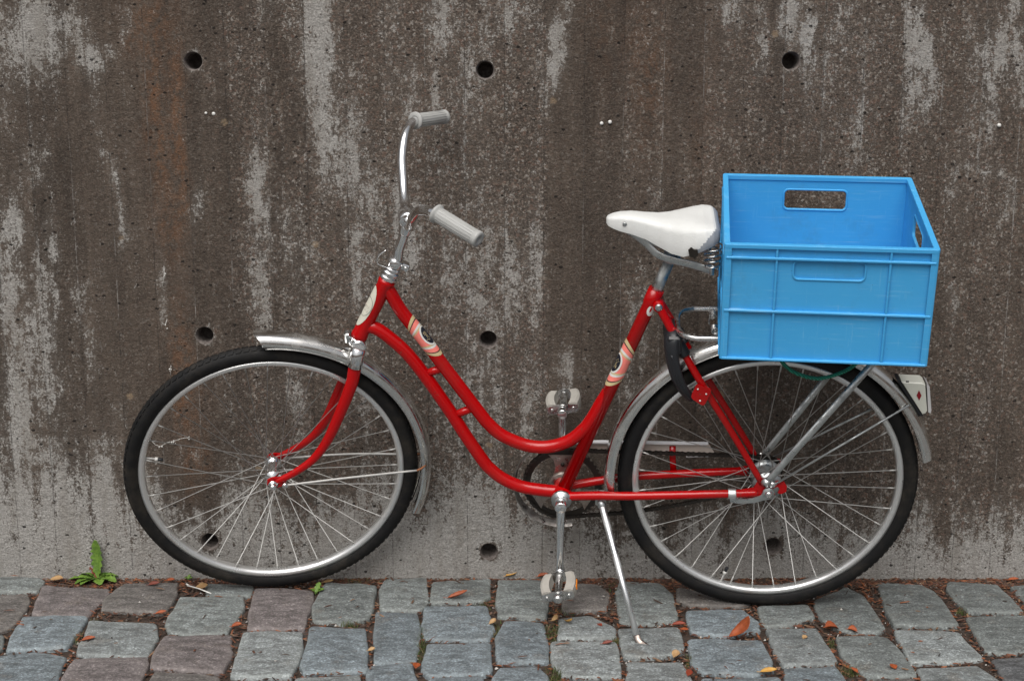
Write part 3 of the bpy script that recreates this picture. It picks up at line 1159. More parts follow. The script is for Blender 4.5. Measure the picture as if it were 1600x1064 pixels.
# decals: sleeves a hair above the paint, split into bands
def decal_sleeve(path, rad, s0, s1, side_up, bands, flip=1):
    """bands: list of (from, to, material) along the tube; the emblem bulges so the stripes bow round it"""
    P = np.array([np.array(q, float) for q in path])
    seg = np.sqrt(((P[1:] - P[:-1]) ** 2).sum(1))
    S = np.concatenate([[0], np.cumsum(seg)])

    def at(s):
        q = np.array([np.interp(s, S, P[:, k]) for k in range(3)])
        e = .002
        d = np.array([np.interp(s + e, S, P[:, k]) - np.interp(s - e, S, P[:, k]) for k in range(3)])
        return q, d / np.linalg.norm(d)
    for (a, b_, mat_, lift) in bands:
        mb = MB()
        V, Fc = [], []
        NA, NS = 28, 5
        for i in range(NA):
            ang = 2 * math.pi * i / NA
            # distance from the emblem side: stripes slant and bow away from it
            k = math.cos(ang - side_up)
            shift = flip * .012 * k
            for j in range(NS):
                f = a + (b_ - a) * j / (NS - 1)
                mid = (s0 + s1) / 2
                half = (s1 - s0) / 2
                bow = 1.0 - .45 * (1 - k) * .5
                s = mid + f * half * bow
                q, d = at(s)
                yv = np.array([0, -1.0, 0])
                nv = np.cross(d, yv)
                V.append(q + (rad + lift) * (math.cos(ang) * yv + math.sin(ang) * nv))
        for i in range(NA):
            l = (i + 1) % NA
            for j in range(NS - 1):
                Fc.append([i * NS + j, l * NS + j, l * NS + j + 1, i * NS + j + 1])
        mb.add(V, Fc, True)
        mb.build('decal_stripe', mat_, frame)
    return at


def emblem(at, mid, rad, ang0, half_len, half_ang, mat_, lift, name='emblem'):
    mb = MB()
    V, Fc = [], []
    NR, NA = 5, 24
    for r in range(NR + 1):
        for k in range(NA):
            t = 2 * math.pi * k / NA
            q, d = at(mid + half_len * r / NR * math.cos(t))
            ang = ang0 + half_ang * r / NR * math.sin(t)
            yv = np.array([0, -1.0, 0])
            nv = np.cross(d, yv)
            V.append(q + (rad + lift) * (math.cos(ang) * yv + math.sin(ang) * nv))
    for r in range(NR):
        for k in range(NA):
            l = (k + 1) % NA
            Fc.append([r * NA + k, r * NA + l, (r + 1) * NA + l, (r + 1) * NA + k])
    mb.add(V, Fc, True)
    return mb.build(name, mat_, frame)


def squiggle(at, mid, rad, ang0, strokes, scale, mat_, w=.0009, lift=.0012):
    """little script strokes on the emblem: (along, around) polylines"""
    mb = MB()
    for st in strokes:
        P = []
        for (a, c) in st:
            q, d = at(mid + a * scale)
            ang = ang0 + c * scale / rad
            yv = np.array([0, -1.0, 0])
            nv = np.cross(d, yv)
            P.append(q + (rad + lift) * (math.cos(ang) * yv + math.sin(ang) * nv))
        mb.tube(P, w * .5, 5)
    return mb.build('lettering', mat_, frame)


BANDS = [(-1.0, -.84, M_GOLD, .0005), (-.83, -.79, M_DBLACK, .0006), (-.79, -.58, M_SALMON, .0005), (-.58, -.48, M_DWHITE, .0006), (-.48, -.40, M_GOLD, .0005), (-.40, -.22, M_SALMON, .0005),
         (-.22, .22, M_SALMON, .00045), (.22, .40, M_SALMON, .0005), (.40, .48, M_GOLD, .0005), (.48, .58, M_DWHITE, .0006), (.58, .79, M_SALMON, .0005), (.79, .83, M_DBLACK, .0006), (.84, 1.0, M_GOLD, .0005)]


def arclen(path, q):
    P = np.array([np.array(k, float) for k in path])
    S = np.concatenate([[0], np.cumsum(np.sqrt(((P[1:] - P[:-1]) ** 2).sum(1)))])
    return S[np.argmin(((P - np.array(q)) ** 2).sum(1))]


SCRIPT = [[(-.9, .1), (-.7, .35), (-.55, .0), (-.75, -.25), (-.9, -.05)], [(-.45, -.3), (-.35, .35), (-.2, -.2), (-.1, .1)], [(0, -.2), (.1, .15), (.25, -.15), (.35, .15)],
          [(.45, -.35), (.6, .45), (.75, -.1), (.95, .05)]]
sa, sb_ = arclen(UPc, (-.829, 0, .743)), arclen(UPc, (-.762, 0, .647))
at_u = decal_sleeve(UPc, .0153, sa, sb_, -1.3, BANDS)
emblem(at_u, (sa + sb_) / 2, .0153, -1.22, .0265, .98, M_DWHITE, .0010, 'emblem_border')
emblem(at_u, (sa + sb_) / 2, .0153, -1.28, .0225, .80, M_DBLACK, .0013)
squiggle(at_u, (sa + sb_) / 2, .0153, -1.02, SCRIPT, .013, M_GOLD, .0011, .0016)
SEATP = [BB + (SEAT_T - BB) * k for k in np.linspace(0, 1, 60)]
sa, sb_ = arclen(SEATP, (-.362, 0, .583)), arclen(SEATP, (-.318, 0, .695))
at_s = decal_sleeve(SEATP, .0158, sa, sb_, -1.3, BANDS)
emblem(at_s, (sa + sb_) / 2 - .001, .0158, -1.12, .0265, .98, M_DWHITE, .0010, 'emblem_border')
emblem(at_s, (sa + sb_) / 2 - .001, .0158, -1.18, .0225, .80, M_DBLACK, .0013)
squiggle(at_s, (sa + sb_) / 2 - .001, .0158, -.95, SCRIPT, .013, M_GOLD, .0011, .0016)
# torn white sticker below the seat lug
sm = arclen(SEATP, (-.283, 0, .783))
emblem(at_s, sm - .008, .0158, .45, .014, .62, M_DWHITE, .0008, 'torn_sticker')
emblem(at_s, sm - .006, .0158, .30, .007, .14, M_RED, .0011, 'torn_sticker')
# head badge on the front of the head tube
HEADP = [HB + (HT - HB) * k for k in np.linspace(0, 1, 30)]
hP = np.array(HEADP)
hS = np.concatenate([[0], np.cumsum(np.sqrt(((hP[1:] - hP[:-1]) ** 2).sum(1)))])
dH = (HT - HB) / np.linalg.norm(HT - HB)


def at_h(s):
    return HB + dH * s, dH


HL = hS[-1]
nsgn = np.cross(dH, np.array([0, -1.0, 0]))
front_ang = math.pi / 2 if nsgn[0] < 0 else -math.pi / 2
emblem(at_h, HL * .52, .0183, front_ang * .72, .054, 1.05, M_BADGE, .0008, 'head_badge')
ring = [[(math.cos(t) * .95, math.sin(t) * .62) for t in np.linspace(0, 2 * math.pi, 30)]]
squiggle(at_h, HL * .52, .0183, front_ang * .66, ring, .026, M_DBLACK, .0008, .0012)
squiggle(at_h, HL * .52, .0183, front_ang * .5, [[(-.1, -.5), (.25, -.5)], [(-.1, -.25), (.25, -.25), (.25, 0), (-.1, 0)], [(-.1, .2), (.25, .2)], [(-.5, -.2), (-.3, -.1), (-.5, .0)], [(-.55, .2), (-.35, .3)]],
         .020, M_GUARD, .0010, .0012)

# ---- headset, stem, lamp bracket
def along(q, a, b_):
    return np.asarray(q) + AX * a, np.asarray(q) + AX * b_


hs = MB()
hs.lathe([(.0001, -.022), (.0165, -.022), (.0205, -.017), (.0215, -.011), (.0185, -.008), (.0200, -.006), (.0200, -.0005), (.0001, -.0005)], 28, HB, AX)
hs.build('headset', M_CHROME, bike, steer)
hs = MB()
hs.lathe([(.0001, .0005), (.0200, .0005), (.0212, .004), (.0205, .010), (.0165, .012), (.0200, .014), (.0208, .019), (.0195, .022), (.0150, .024), (.0190, .026), (.0190, .031), (.0140, .033), (.0001, .033)], 28, HT, AX)
hs.build('headset', M_CHROME, bike, steer)
st = MB()
cl0, cl1 = along(HT, .034, .054)
st.cyl(cl0, cl1, .0178, 24, .002)
perp = np.array([AX[2], 0, -AX[0]])
cm = (cl0 + cl1) / 2
st.box(cm + perp * .022, (.020, .024, .016), np.stack([perp, np.array([0, 1.0, 0]), AX], 1), .003)
st.cyl(cm + perp * .024 + np.array([0, -.017, 0]), cm + perp * .024 + np.array([0, .017, 0]), .006, 14)
st.build('clamp_collar', M_CHROME, bike, steer)
st = MB()
STP = [HT + AX * .02, HT + AX * .055, np.array([-.8385, 0, .912]), np.array([-.826, 0, .946]), np.array([-.8168, 0, .9790])]
st.tube(catmull(STP, 5), [.0112, .0112, .0112, .0112, .0125], 18)
st.tube(catmull([(-.826, 0, .946), (-.8185, 0, .970), (-.8160, 0, .988)], 5), [.012, .0175, .016], 18)
st.cyl((-.8160, -.024, .9885), (-.8160, .024, .9885), .0205, 26, .003)
st.box((-.797, 0, .998), (.026, .020, .014), None, .003)
st.cyl((-.789, -.013, .999), (-.789, .013, .999), .0055, 12)
st.cyl((-.789, 0, .988), (-.789, 0, 1.012), .0045, 12)
stem = st.build('stem', M_CHROME, bike, steer)
lb = MB()
lp0 = HT + AX * .028
fw = -perp
LBP = [lp0 + fw * .010, lp0 + fw * .030 + AX * .000, lp0 + fw * .040 + AX * .004, lp0 + fw * .042 + AX * .016 + np.array([0, 0, .004]), lp0 + fw * .034 + AX * .040]
lb.tube(catmull(LBP, 5), .0085, 10, flat=.22, up=(0, 1, 0))
lb.build('lamp_bracket', M_CHROME, bike, steer)

# ---- handlebar with grips
def bar_side(s):
    return [(-.8160, s * .0, .9885), (-.8165, s * .045, .9905), (-.8160, s * .085, 1.006), (-.8142, s * .120, 1.032), (-.8120, s * .155, 1.0615), (-.8025, s * .1915, 1.0925), (-.7890, s * .2234, 1.1075), (-.7705, s * .2521, 1.111),
            (-.735, s * .289, 1.100), (-.7010, s * .3235, 1.0870)]


hb = MB()
pth = bar_side(-1)[::-1] + bar_side(1)[1:]
hb.tube(catmull(pth, 6), .0112, 18)
hbar = hb.build('handlebar', M_CHROME, bike, steer)
for s in (-1, 1):
    gp = MB()
    B = [np.array(q) for q in bar_side(s)]
    a, e = B[7], B[9]
    L = np.linalg.norm(e - a)
    d = (e - a) / L
    a = a - d * .004
    L += .012
    prof = [(.0115, .0), (.0195, .0), (.0205, .002), (.0205, .005), (.0180, .007), (.0160, .010)]
    nr = 22
    for k in range(nr):
        z0 = .012 + (L - .022) * k / nr
        prof += [(.0160, z0), (.0164, z0 + .0012)] if False else [(.0157, z0)]
    prof += [(.0158, L - .010), (.0172, L - .008), (.0172, L - .003), (.0155, L), (.0080, L + .0005), (.0070, L - .001), (.0001, L - .001)]
    gp.lathe(prof, 24, a, d)
    # fine lengthwise ribs
    u = np.cross(d, [0, 0, 1.0])
    u /= np.linalg.norm(u)
    w = np.cross(d, u)
    for k in range(18):
        t = 2 * math.pi * k / 18
        o_ = .0157 * (math.cos(t) * u + math.sin(t) * w)
        gp.tube([a + d * .011 + o_, a + d * (L - .012) + o_], .0006, 5)
    gp.build('grip', M_GRIP, hbar, steer)

# ---- fork
fk = MB()
BL = [(-.949, .030, .668), (-.9590, .037, .632), (-.9700, .041, .592), (-1.0110, .045, .499), (-1.0390, .046, .4445), (-1.0740, .047, .4000), (-1.1200, .049, .3690), (-1.1640, .050, .3490)]
for s in (-1, 1):
    fk.tube(catmull([(x, s * y_, z) for x, y_, z in BL], 6), [.0150, .0150, .0145, .0130, .0115, .0100, .0090, .0080], 16, flat=.8, up=(1, 0, 0))
    pl = [(-1.186, .346), (-1.184, .357), (-1.172, .363), (-1.155, .361), (-1.135, .369), (-1.125, .364), (-1.140, .350), (-1.150, .338), (-1.163, .333), (-1.178, .334)]
    fk.prism(pl, s * .050 - .0025, s * .050 + .0025)
fk.tube([np.array([-.9445, -.022, .679]), np.array([-.9445, .022, .679])], .0130, 16)
fk.tube([HB - AX * .020, HB + AX * .002], .0150, 16)
fork = fk.build('fork', M_RED, bike, steer)
for s in (-1, 1):
    cr = MB()
    C0 = np.array([-.9450, s * .028, .681])
    C1 = np.array([-.9575, s * .0365, .6375])
    cr.tube([C0 + np.array([.0015, 0, .004]), C0, C1], [.0120, .0172, .0162], 18, up=(1, 0, 0))
    cr.build('crown_cap', M_CHROME, fork, steer)
cr = MB()
cr.tube([np.array([-.9447, -.026, .681]), np.array([-.9447, .026, .681])], .0158, 18)
cr.build('crown_bridge', M_CHROME, fork, steer)


# ---- wheels
def make_wheel(center, xf, hub_r, hub_len, flange_r, axle, hubmat, seed, valve_ang, rear=False):
    rnd = random.Random(seed)
    W = empty('wheel', parent=bike)
    c = np.asarray(center, float)
    ty = MB()
    tr = .0185
    prof = []
    for k in range(22):
        a = math.pi * (-.80 + 1.60 * k / 21)
        rad_ = RW - tr + tr * math.cos(a)
        prof.append((rad_, tr * math.sin(a)))
    prof = [(r, h) for r, h in prof]
    ty.lathe(prof, 120, c, (0, 1, 0), closed=True)
    # tread: blocks along the shoulders and a centre rib
    NT_ = 120
    for k in range(NT_):
        t0 = 2 * math.pi * k / NT_
        for s in (-1, 1):
            q = []
            for (dt, a) in ((0, .28), (.034, .28), (.044, .62), (.010, .62)):
                for lift in (0, .0019):
                    r = RW - tr + (tr + lift) * math.cos(a)
                    h = s * (tr + lift) * math.sin(a)
                    t = t0 + dt + (.012 if s > 0 else 0)
                    q.append(c + np.array([r * math.cos(t), h, r * math.sin(t)]))
            ty.add(q, [[1, 3, 5, 7], [0, 1, 3, 2], [2, 3, 5, 4], [4, 5, 7, 6], [6, 7, 1, 0]], False)
    ty.lathe([(RW - .0006, -.0035), (RW + .0010, -.0028), (RW + .0010, .0028), (RW - .0006, .0035)], 120, c, (0, 1, 0))
    ty.build('tyre', M_RUBBER, W, xf)
    rm = MB()
    rm.lathe([(.3130, -.0128), (.3130, -.0112), (.3085, -.0105), (.3045, -.0060), (.3035, 0), (.3045, .0060), (.3085, .0105), (.3130, .0112), (.3130, .0128), (.3048, .0128), (.3010, .0108), (.2980, .0050), (.2974, 0),
              (.2980, -.0050), (.3010, -.0108), (.3048, -.0128)], 120, c, (0, 1, 0), closed=True)
    rm.build('rim', M_RIM, W, xf)
    hu = MB()
    hl = hub_len
    hu.lathe([(.0001, -hl - .006), (hub_r * .7, -hl - .006), (hub_r * .8, -hl - .003), (flange_r, -hl - .0015), (flange_r, -hl + .0015), (hub_r * 1.15, -hl + .005), (hub_r, -hl + .012), (hub_r, hl - .012), (hub_r * 1.15, hl - .005),
              (flange_r, hl - .0015), (flange_r, hl + .0015), (hub_r * .8, hl + .003), (hub_r * .7, hl + .006), (.0001, hl + .006)], 32, c, (0, 1, 0))
    hu.build('hub', hubmat, W, xf)
    axm = MB()
    axm.cyl(c + [0, -axle - .010, 0], c + [0, axle + .010, 0], .0046, 12)
    for s in (-1, 1):
        axm.lathe([(.0001, 0), (.0115, 0), (.0115, .0015), (.0085, .002), (.0085, .009), (.0070, .0135), (.0035, .0155), (.0001, .0155)], 18, c + np.array([0, s * (axle + .0035), 0]), (0, s, 0))
    axm.build('axle_nut', M_CHROME, W, xf)
    NSP = 36
    for k in range(NSP):
        side = -1 if k % 2 == 0 else 1
        j = k // 2
        lead = 1 if j % 2 == 0 else -1
        ar = 2 * math.pi * (k + .5) / NSP + .03
        ah = ar + lead * math.radians(62) + (rnd.random() - .5) * .02
        p0 = c + np.array([flange_r * .88 * math.cos(ah), side * (hl + (.0022 if lead > 0 else -.0022)), flange_r * .88 * math.sin(ah)])
        p1 = c + np.array([.2965 * math.cos(ar), side * .0035, .2965 * math.sin(ar)])
        sp = MB()
        dd = (p1 - p0) / np.linalg.norm(p1 - p0)
        sp.tube([p0, p1 - dd * .014, p1 - dd * .0138, p1 + dd * .002], [.00105, .00105, .0019, .0019], 6)
        sp.build('spoke', M_SPOKE, W, xf)
    vm = MB()
    va = math.radians(valve_ang)
    dv = np.array([math.cos(va), 0, math.sin(va)])
    vm.cyl(c + dv * .298, c + dv * .268, .0026, 10)
    v_ = vm.build('valve', M_SPOKE, W, xf)
    vm = MB()
    vm.cyl(c + dv * .277, c + dv * .270, .0048, 10)
    vm.build('valve_nut', M_DWHITE, W, xf)
    vm = MB()
    vm.cyl(c + dv * .270, c + dv * .258, .0040, 10)
    vm.build('valve_cap', M_BLACK, W, xf)
    return W


wheel_f = make_wheel(FC, steer, .0125, .030, .021, .0525, M_CHROME, 3, 166)
wheel_r = make_wheel(RC, None, .026, .030, .036, .0545, M_ZINC, 5, 252, True)
wheel_f['label'] = 'front wheel turned slightly towards the viewer'
# rear sprocket
sp = MB()
N_ = 19
pr = []
for k in range(N_ * 4):
    t = 2 * math.pi * k / (N_ * 4)
    r = .0385 + (.0035 if k % 4 in (0, 1) else -.001)
    pr.append((r * math.cos(t), .345 + r * math.sin(t)))
sp.prism(pr, .0405, .0435)
sp.build('sprocket', M_GREASE, wheel_r)
# coaster brake arm with its clip
ba = MB()
ba.prism([(.008, .330), (-.006, .327), (-.030, .318), (-.066, .315), (-.086, .318), (-.088, .328), (-.070, .327), (-.036, .329), (-.016, .338), (-.012, .352), (.004, .356), (.012, .345)], -.0620, -.0585)
ba.cyl((0, -.0635, .345), (0, -.058, .345), .0135, 20)
arm = ba.build('brake_arm', M_ZINC, bike)
cp = MB()
cp.lathe([(.0098, -.009), (.0118, -.009), (.0122, -.007), (.0122, .007), (.0118, .009), (.0098, .009)], 18, (-.082, -.0515, .3355), (.9975, -.02, .065))
cp.build('clip', M_ALU, arm)


# ---- mudguards
def fender(center, a0, a1, xf, flare0=False):
    c = np.asarray(center, float)
    N = 90
    sec = []
    K = 16
    for k in range(K + 1):
        t = -1 + 2 * k / K
        y_ = .0285 * math.sin(t * 1.45) / math.sin(1.45)
        r = .3555 + .0250 * (1 - abs(t) ** 2.3)
        sec.append((r, y_))
    th = .0010
    full = sec + [(r - th, y_ * .96) for r, y_ in sec[::-1]]
    mb = MB()
    V, Fc = [], []
    m_ = len(full)
    for i in range(N + 1):
        f = i / N
        a = a0 + (a1 - a0) * f
        # rounded front tip
        for (r, y_) in full:
            rad_, yy, aa = r, y_, a
            if flare0:
                aa = a + (1 - f) ** 12 * (-.055) * (abs(y_) / .0285) ** 2.2
                rad_ = r + .006 * (1 - f) ** 14
            V.append(c + np.array([rad_ * math.cos(aa), yy, rad_ * math.sin(aa)]))
    for i in range(N):
        for k in range(m_):
            l = (k + 1) % m_
            Fc.append([i * m_ + k, (i + 1) * m_ + k, (i + 1) * m_ + l, i * m_ + l])
    mb.add(V, Fc, True)
    # rolled edges
    for s in (-1, 1):
        P = [c + np.array([.3558 * math.cos(a0 + (a1 - a0) * i / N), s * .0285, .3558 * math.sin(a0 + (a1 - a0) * i / N)]) for i in range(3, N + 1)]
        mb.tube(P, .0012, 6)
    return mb.build('mudguard', M_FENDER, bike, xf)


ff = fender(FC, math.radians(91), math.radians(-24), steer, True)
rf = fender(RC, math.radians(188), math.radians(11), None)


def rod(name, pts, r, mat_, parent, xf=None, seg=8):
    m_ = MB()
    m_.tube(pts, r, seg)
    return m_.build(name, mat_, parent, xf)


for s in (-1, 1):
    f0 = np.array([-1.146, s * .056, .341])
    f1 = np.array([-.8300, s * .034, .332])
    rod('stay', catmull([f0, (f0 + f1) / 2 + [0, s * .004, .004], f1], 6), .0026, M_SPOKE, ff, steer)
    rod('stay_end', catmull([f1, f1 + [.012, -s * .004, .002], f1 + [.026, -s * .012, .010]], 4), .0026, M_RUST, ff, steer)
    m = MB()
    m.lathe([(.0001, 0), (.0075, 0), (.0075, .005), (.0055, .008), (.0001, .009)], 14, (-1.144, s * .0535, .341), (0, s, 0))
    m.build('stay_bolt', M_CHROME, ff, steer)
    r0 = np.array([.011, s * .060, .366])
    r1 = np.array([.303, s * .030, .562])
    rod('stay', [r0, r1], .0027, M_ZINC, rf)
    m = MB()
    m.lathe([(.0001, 0), (.0085, 0), (.0085, .005), (.006, .009), (.0001, .010)], 14, (.008, s * .0545, .366), (0, s, 0))
    m.build('stay_bolt', M_CHROME, rf)
m = MB()
m.box((-.9685, 0, .699), (.012, .022, .026), None, .003)
m.build('bridge_clip', M_ZINC, ff, steer)

# ---- rear light on the mudguard
rl = MB()
body = [(.2830, .6150), (.3290, .6135), (.3355, .6090), (.3465, .5430), (.3430, .5365), (.3370, .5340)]
w2 = .022
n = len(body)
V = []
for (s, ins) in ((-1, 0), (-.86, 1), (.86, 1), (1, 0)):
    cx_, cz_ = np.mean([q[0] for q in body]), np.mean([q[1] for q in body])
    k = .94 if ins == 0 else 1.0
    V += [(cx_ + (x - cx_) * k, s * w2, cz_ + (z - cz_) * k) for x, z in body]
Fc = [[a * n + i, a * n + (i + 1) % n, (a + 1) * n + (i + 1) % n, (a + 1) * n + i] for a in range(3) for i in range(n)] + [list(range(n))[::-1], [3 * n + i for i in range(n)]]
rl.add(V, Fc, False)
light = rl.build('rear_light', M_CREAM, bike)
m = MB()
m.prism([(.3385, .611), (.3455, .604), (.3555, .545), (.3545, .5375), (.3490, .5400)], -.0205, .0205)
m.build('lens', M_LENS, light)
for s in (-1, 1):
    m = MB()
    m.prism([(.3225, .5960), (.3295, .5830), (.3255, .5700), (.3185, .5830)], s * .0222, s * .0227)
    m.build('reflector', M_REDREF, light)
m = MB()
m.box((.2960, -.0185, .6150), (.007, .004, .0035), None, .001)
m.build('screw', M_BLACK, light)
m = MB()
m.prism([(.272, .618), (.279, .6185), (.340, .529), (.334, .526)], -.016, .016)
m.build('light_bracket', M_BLACK, light)

# ---- luggage rack
rk = MB()
ZR, WR = .7415, .082
loop = [(.300, -WR, ZR), (.05, -WR, ZR), (-.150, -WR, ZR), (-.185, -WR * .97, ZR), (-.207, -WR * .78, ZR), (-.217, -WR * .45, ZR), (-.219, 0, ZR), (-.217, WR * .45, ZR), (-.207, WR * .78, ZR), (-.185, WR * .97, ZR), (-.150, WR, ZR),
        (.05, WR, ZR), (.300, WR, ZR)]
rk.tube(catmull(loop, 6), .0068, 14)
for x in (-.02, .12, .29):
    rk.tube(S3((x, -WR, ZR), (x, WR, ZR)), .0045, 10)
rk.tube(S3((-.218, 0, ZR), (-.222, 0, .728), (-.236, 0, .722)), .006, 10)
rack = rk.build('luggage_rack', M_STEEL, bike)
for s in (-1, 1):
    m = MB()
    a, e = np.array([-.004, s * .060, .374]), np.array([.238, s * WR, .738])
    m.tube([a, a + (e - a) * .03, a + (e - a) * .06, e], [.009, .009, .0085, .0085], 12, flat=.55, up=(1, 0, -.6))
    m.build('strut', M_ZINC, rack)
    m = MB()
    m.lathe([(.0001, 0), (.0120, 0), (.0120, .004), (.0085, .006), (.0080, .010), (.0001, .011)], 16, (-.006, s * .058, .372), (0, s, 0))
    m.build('strut_bolt', M_STEEL, rack)
# spring clip of the rack
sc = MB()
for s in (-1, 1):
    coil = [(-.138 + .007 * math.cos(t), s * (.030 + .0018 * t / 2), ZR + .004 + .007 * math.sin(t)) for t in np.linspace(0, 8 * math.pi, 64)]
    sc.tube(coil, .0016, 6)
    sc.tube(S3((-.131, s * .030, ZR + .002), (.02, s * .030, ZR + .004), (.20, s * .026, ZR + .006)), .0017, 6)
sc.tube(catmull([(-.145, -.034, ZR + .003), (-.149, 0, ZR + .002), (-.145, .034, ZR + .003)], 6), .0017, 6)
sc.cyl((-.138, -.046, ZR + .004), (-.138, -.029, ZR + .004), .0052, 12)
sc.cyl((-.138, .029, ZR + .004), (-.138, .046, ZR + .004), .0052, 12)
sc.build('spring_clip', M_STEEL, rack)

# ---- ring lock round the rear tyre
lk = MB()
ra = math.radians(121.5)
dr_ = np.array([math.cos(ra), 0, math.sin(ra)])
dt_ = np.array([-math.sin(ra), 0, math.cos(ra)])
arch = [(-.172, -.026, .5690), (-.183, -.040, .5735), (-.207, -.052, .6080), (-.2225, -.055, .6480), (-.2315, -.053, .6900), (-.2330, -.046, .7200), (-.2320, -.024, .7330), (-.2320, 0, .7350)]
arch = arch + [(x, -y_, z) for x, y_, z in arch[-2::-1]]
P = catmull(arch, 6)
lk.tube(P, [.008, .0115, .0140, .0155, .0165, .0175, .0170, .0165, .0170, .0175, .0165, .0155, .0140, .0115, .008], 14, flat=.50, up=(.9, 0, .35))
lock = lk.build('ring_lock', M_BLACK, bike)
m = MB()
m.tube(catmull([(x, y_ - .0072, z) for x, y_, z in arch[1:5]], 5), .0030, 8)
m.build('lock_ridge', M_BLACK, lock)
m = MB()
m.box((-.226, -.047, .708), (.034, .016, .046), None, .005)
m.build('lock_body', M_BLACK, lock)
for s in (-1, 1):
    m = MB()
    q = np.array([-.2085, s * .036, .694])
    d = np.array([.066, s * .018, -.118])
    d /= np.linalg.norm(d)
    m.lathe([(.0108, -.016), (.0128, -.016), (.0133, -.014), (.0133, .014), (.0128, .016), (.0108, .016)], 16, q, d)
    m.build('lock_band', M_BLACK, lock)
# red plate on the stay with three rivets
m = MB()
pl = []
for (cx_, cz_) in ((-.1390, .6080), (-.1740, .6200), (-.1870, .5860), (-.1560, .5640)):
    pl.append((cx_, cz_))
poly = []
for i in range(4):
    a, b_, c_ = np.array(pl[i - 1]), np.array(pl[i]), np.array(pl[(i + 1) % 4])
    for t in (.0, .5, 1.0):
        s_, e_ = b_ + (a - b_) * .2, b_ + (c_ - b_) * .2
        poly.append(tuple((1 - t) ** 2 * s_ + 2 * t * (1 - t) * b_ + t * t * e_))
m.prism(poly, -.0610, -.0555)
plate = m.build('lock_plate', M_RED, bike)
for (x, z) in ((-.1710, .6080), (-.1520, .5960), (-.1650, .5790)):
    m = MB()
    m.lathe([(.0001, -.0018), (.0016, -.0014), (.0022, 0), (.0022, .002)], 10, (x, -.061, z), (0, 1, 0))
    m.build('rivet', M_RIVET, plate)

# ---- seat post and saddle
m = MB()
SP1 = np.array([-.2380, 0, .8990])
dsp = (SP1 - SEAT_T) / np.linalg.norm(SP1 - SEAT_T)
m.tube([SEAT_T - dsp * .05, SP1 + dsp * .006], .0128, 18)
m.build('seat_post', M_ZINC, bike)
sd = MB()
# stations: x, half width, centre height, skirt bottom height, roundness
ST = [(-.380, .006, .990, .980), (-.376, .014, .994, .976), (-.366, .020, .998, .972), (-.350, .0245, 1.0015, .967), (-.325, .029, 1.0025, .962), (-.295, .035, .9990, .953), (-.265, .047, .9960, .940), (-.240, .062, .9965, .931),
      (-.215, .079, .9995, .930), (-.190, .090, 1.0035, .940), (-.170, .094, 1.0050, .951), (-.152, .090, 1.0020, .959), (-.142, .081, .9960, .963), (-.137, .070, .9890, .966)]
stx = np.array(ST)
xq = np.concatenate([np.linspace(-.380, -.350, 9), np.linspace(-.346, -.137, 90)])
K = 48
V = []
for x in xq:
    w_, zt, zb = [np.interp(x, stx[:, 0], stx[:, k]) for k in (1, 2, 3)]
    dipp = .010 * math.exp(-((x + .165) / .035) ** 2)      # hollow between the rear lobes
    for k in range(K + 1):
        t = -1 + 2 * k / K
        # top across then down the skirt
        if abs(t) < .62:
            q = t / .62
            y_ = w_ * .90 * math.sin(q * math.pi / 2 * .78) / math.sin(math.pi / 2 * .78)
            z = zt - (zt - zb) * .28 * abs(q) ** 2.6 - dipp * (1 - q * q) + dipp * .3 * (1 - abs(abs(q) - .6))
        else:
            q = (abs(t) - .62) / .38
            y_ = math.copysign(w_ * (.90 + .10 * math.sin(q * math.pi * .62)), t)
            z = zt - (zt - zb) * (.28 + .72 * q)
        V.append((x, y_, z))
n1 = K + 1
Fc = [[i * n1 + k, i * n1 + k + 1, (i + 1) * n1 + k + 1, (i + 1) * n1 + k] for i in range(len(xq) - 1) for k in range(K)]
Fc.append([k for k in range(n1)])
sd_back = []
sd_main = []
for f_ in Fc:
    cx_ = np.mean([V[q][0] for q in f_])
    cz_ = np.mean([V[q][2] for q in f_])
    zt_, zb_ = np.interp(cx_, stx[:, 0], stx[:, 2]), np.interp(cx_, stx[:, 0], stx[:, 3])
    xb = -.206 + .066 * max(0.0, (cz_ - zb_) / (zt_ - zb_)) ** .55
    (sd_back if cx_ > xb and len(f_) == 4 else sd_main).append(f_)
sd_back.append([(len(xq) - 1) * n1 + k for k in range(n1)])
sd.add(V, sd_main, True)
saddle = sd.build('saddle', M_SADDLE, bike)
# grey moulded back panel with a rim
bp = MB()
bp.add(V, sd_back, True)
bp.build('back_panel', M_GREYPLASTIC, saddle)
m = MB()
m.lathe([(.0001, -.0012), (.0030, -.0012), (.0048, -.0004), (.0048, .003)], 14, (-.3400, -.0272, .984), (0, 1, .12))
m.build('stud', M_ZINC, saddle)
# torn patch at the rear corner
m = MB()
tp = [(-.205, .9500), (-.199, .9570), (-.193, .9530), (-.186, .9540), (-.184, .9420), (-.190, .9350), (-.202, .9360)]
m.add([(x, -.0935 - .4 * (x + .2), z) for x, z in tp] + [(x, -.0880 - .4 * (x + .2), z) for x, z in tp], [list(range(7))] + [[i, (i + 1) % 7, 7 + (i + 1) % 7, 7 + i] for i in range(7)], False)
m.build('torn_corner', M_GREASE, saddle)
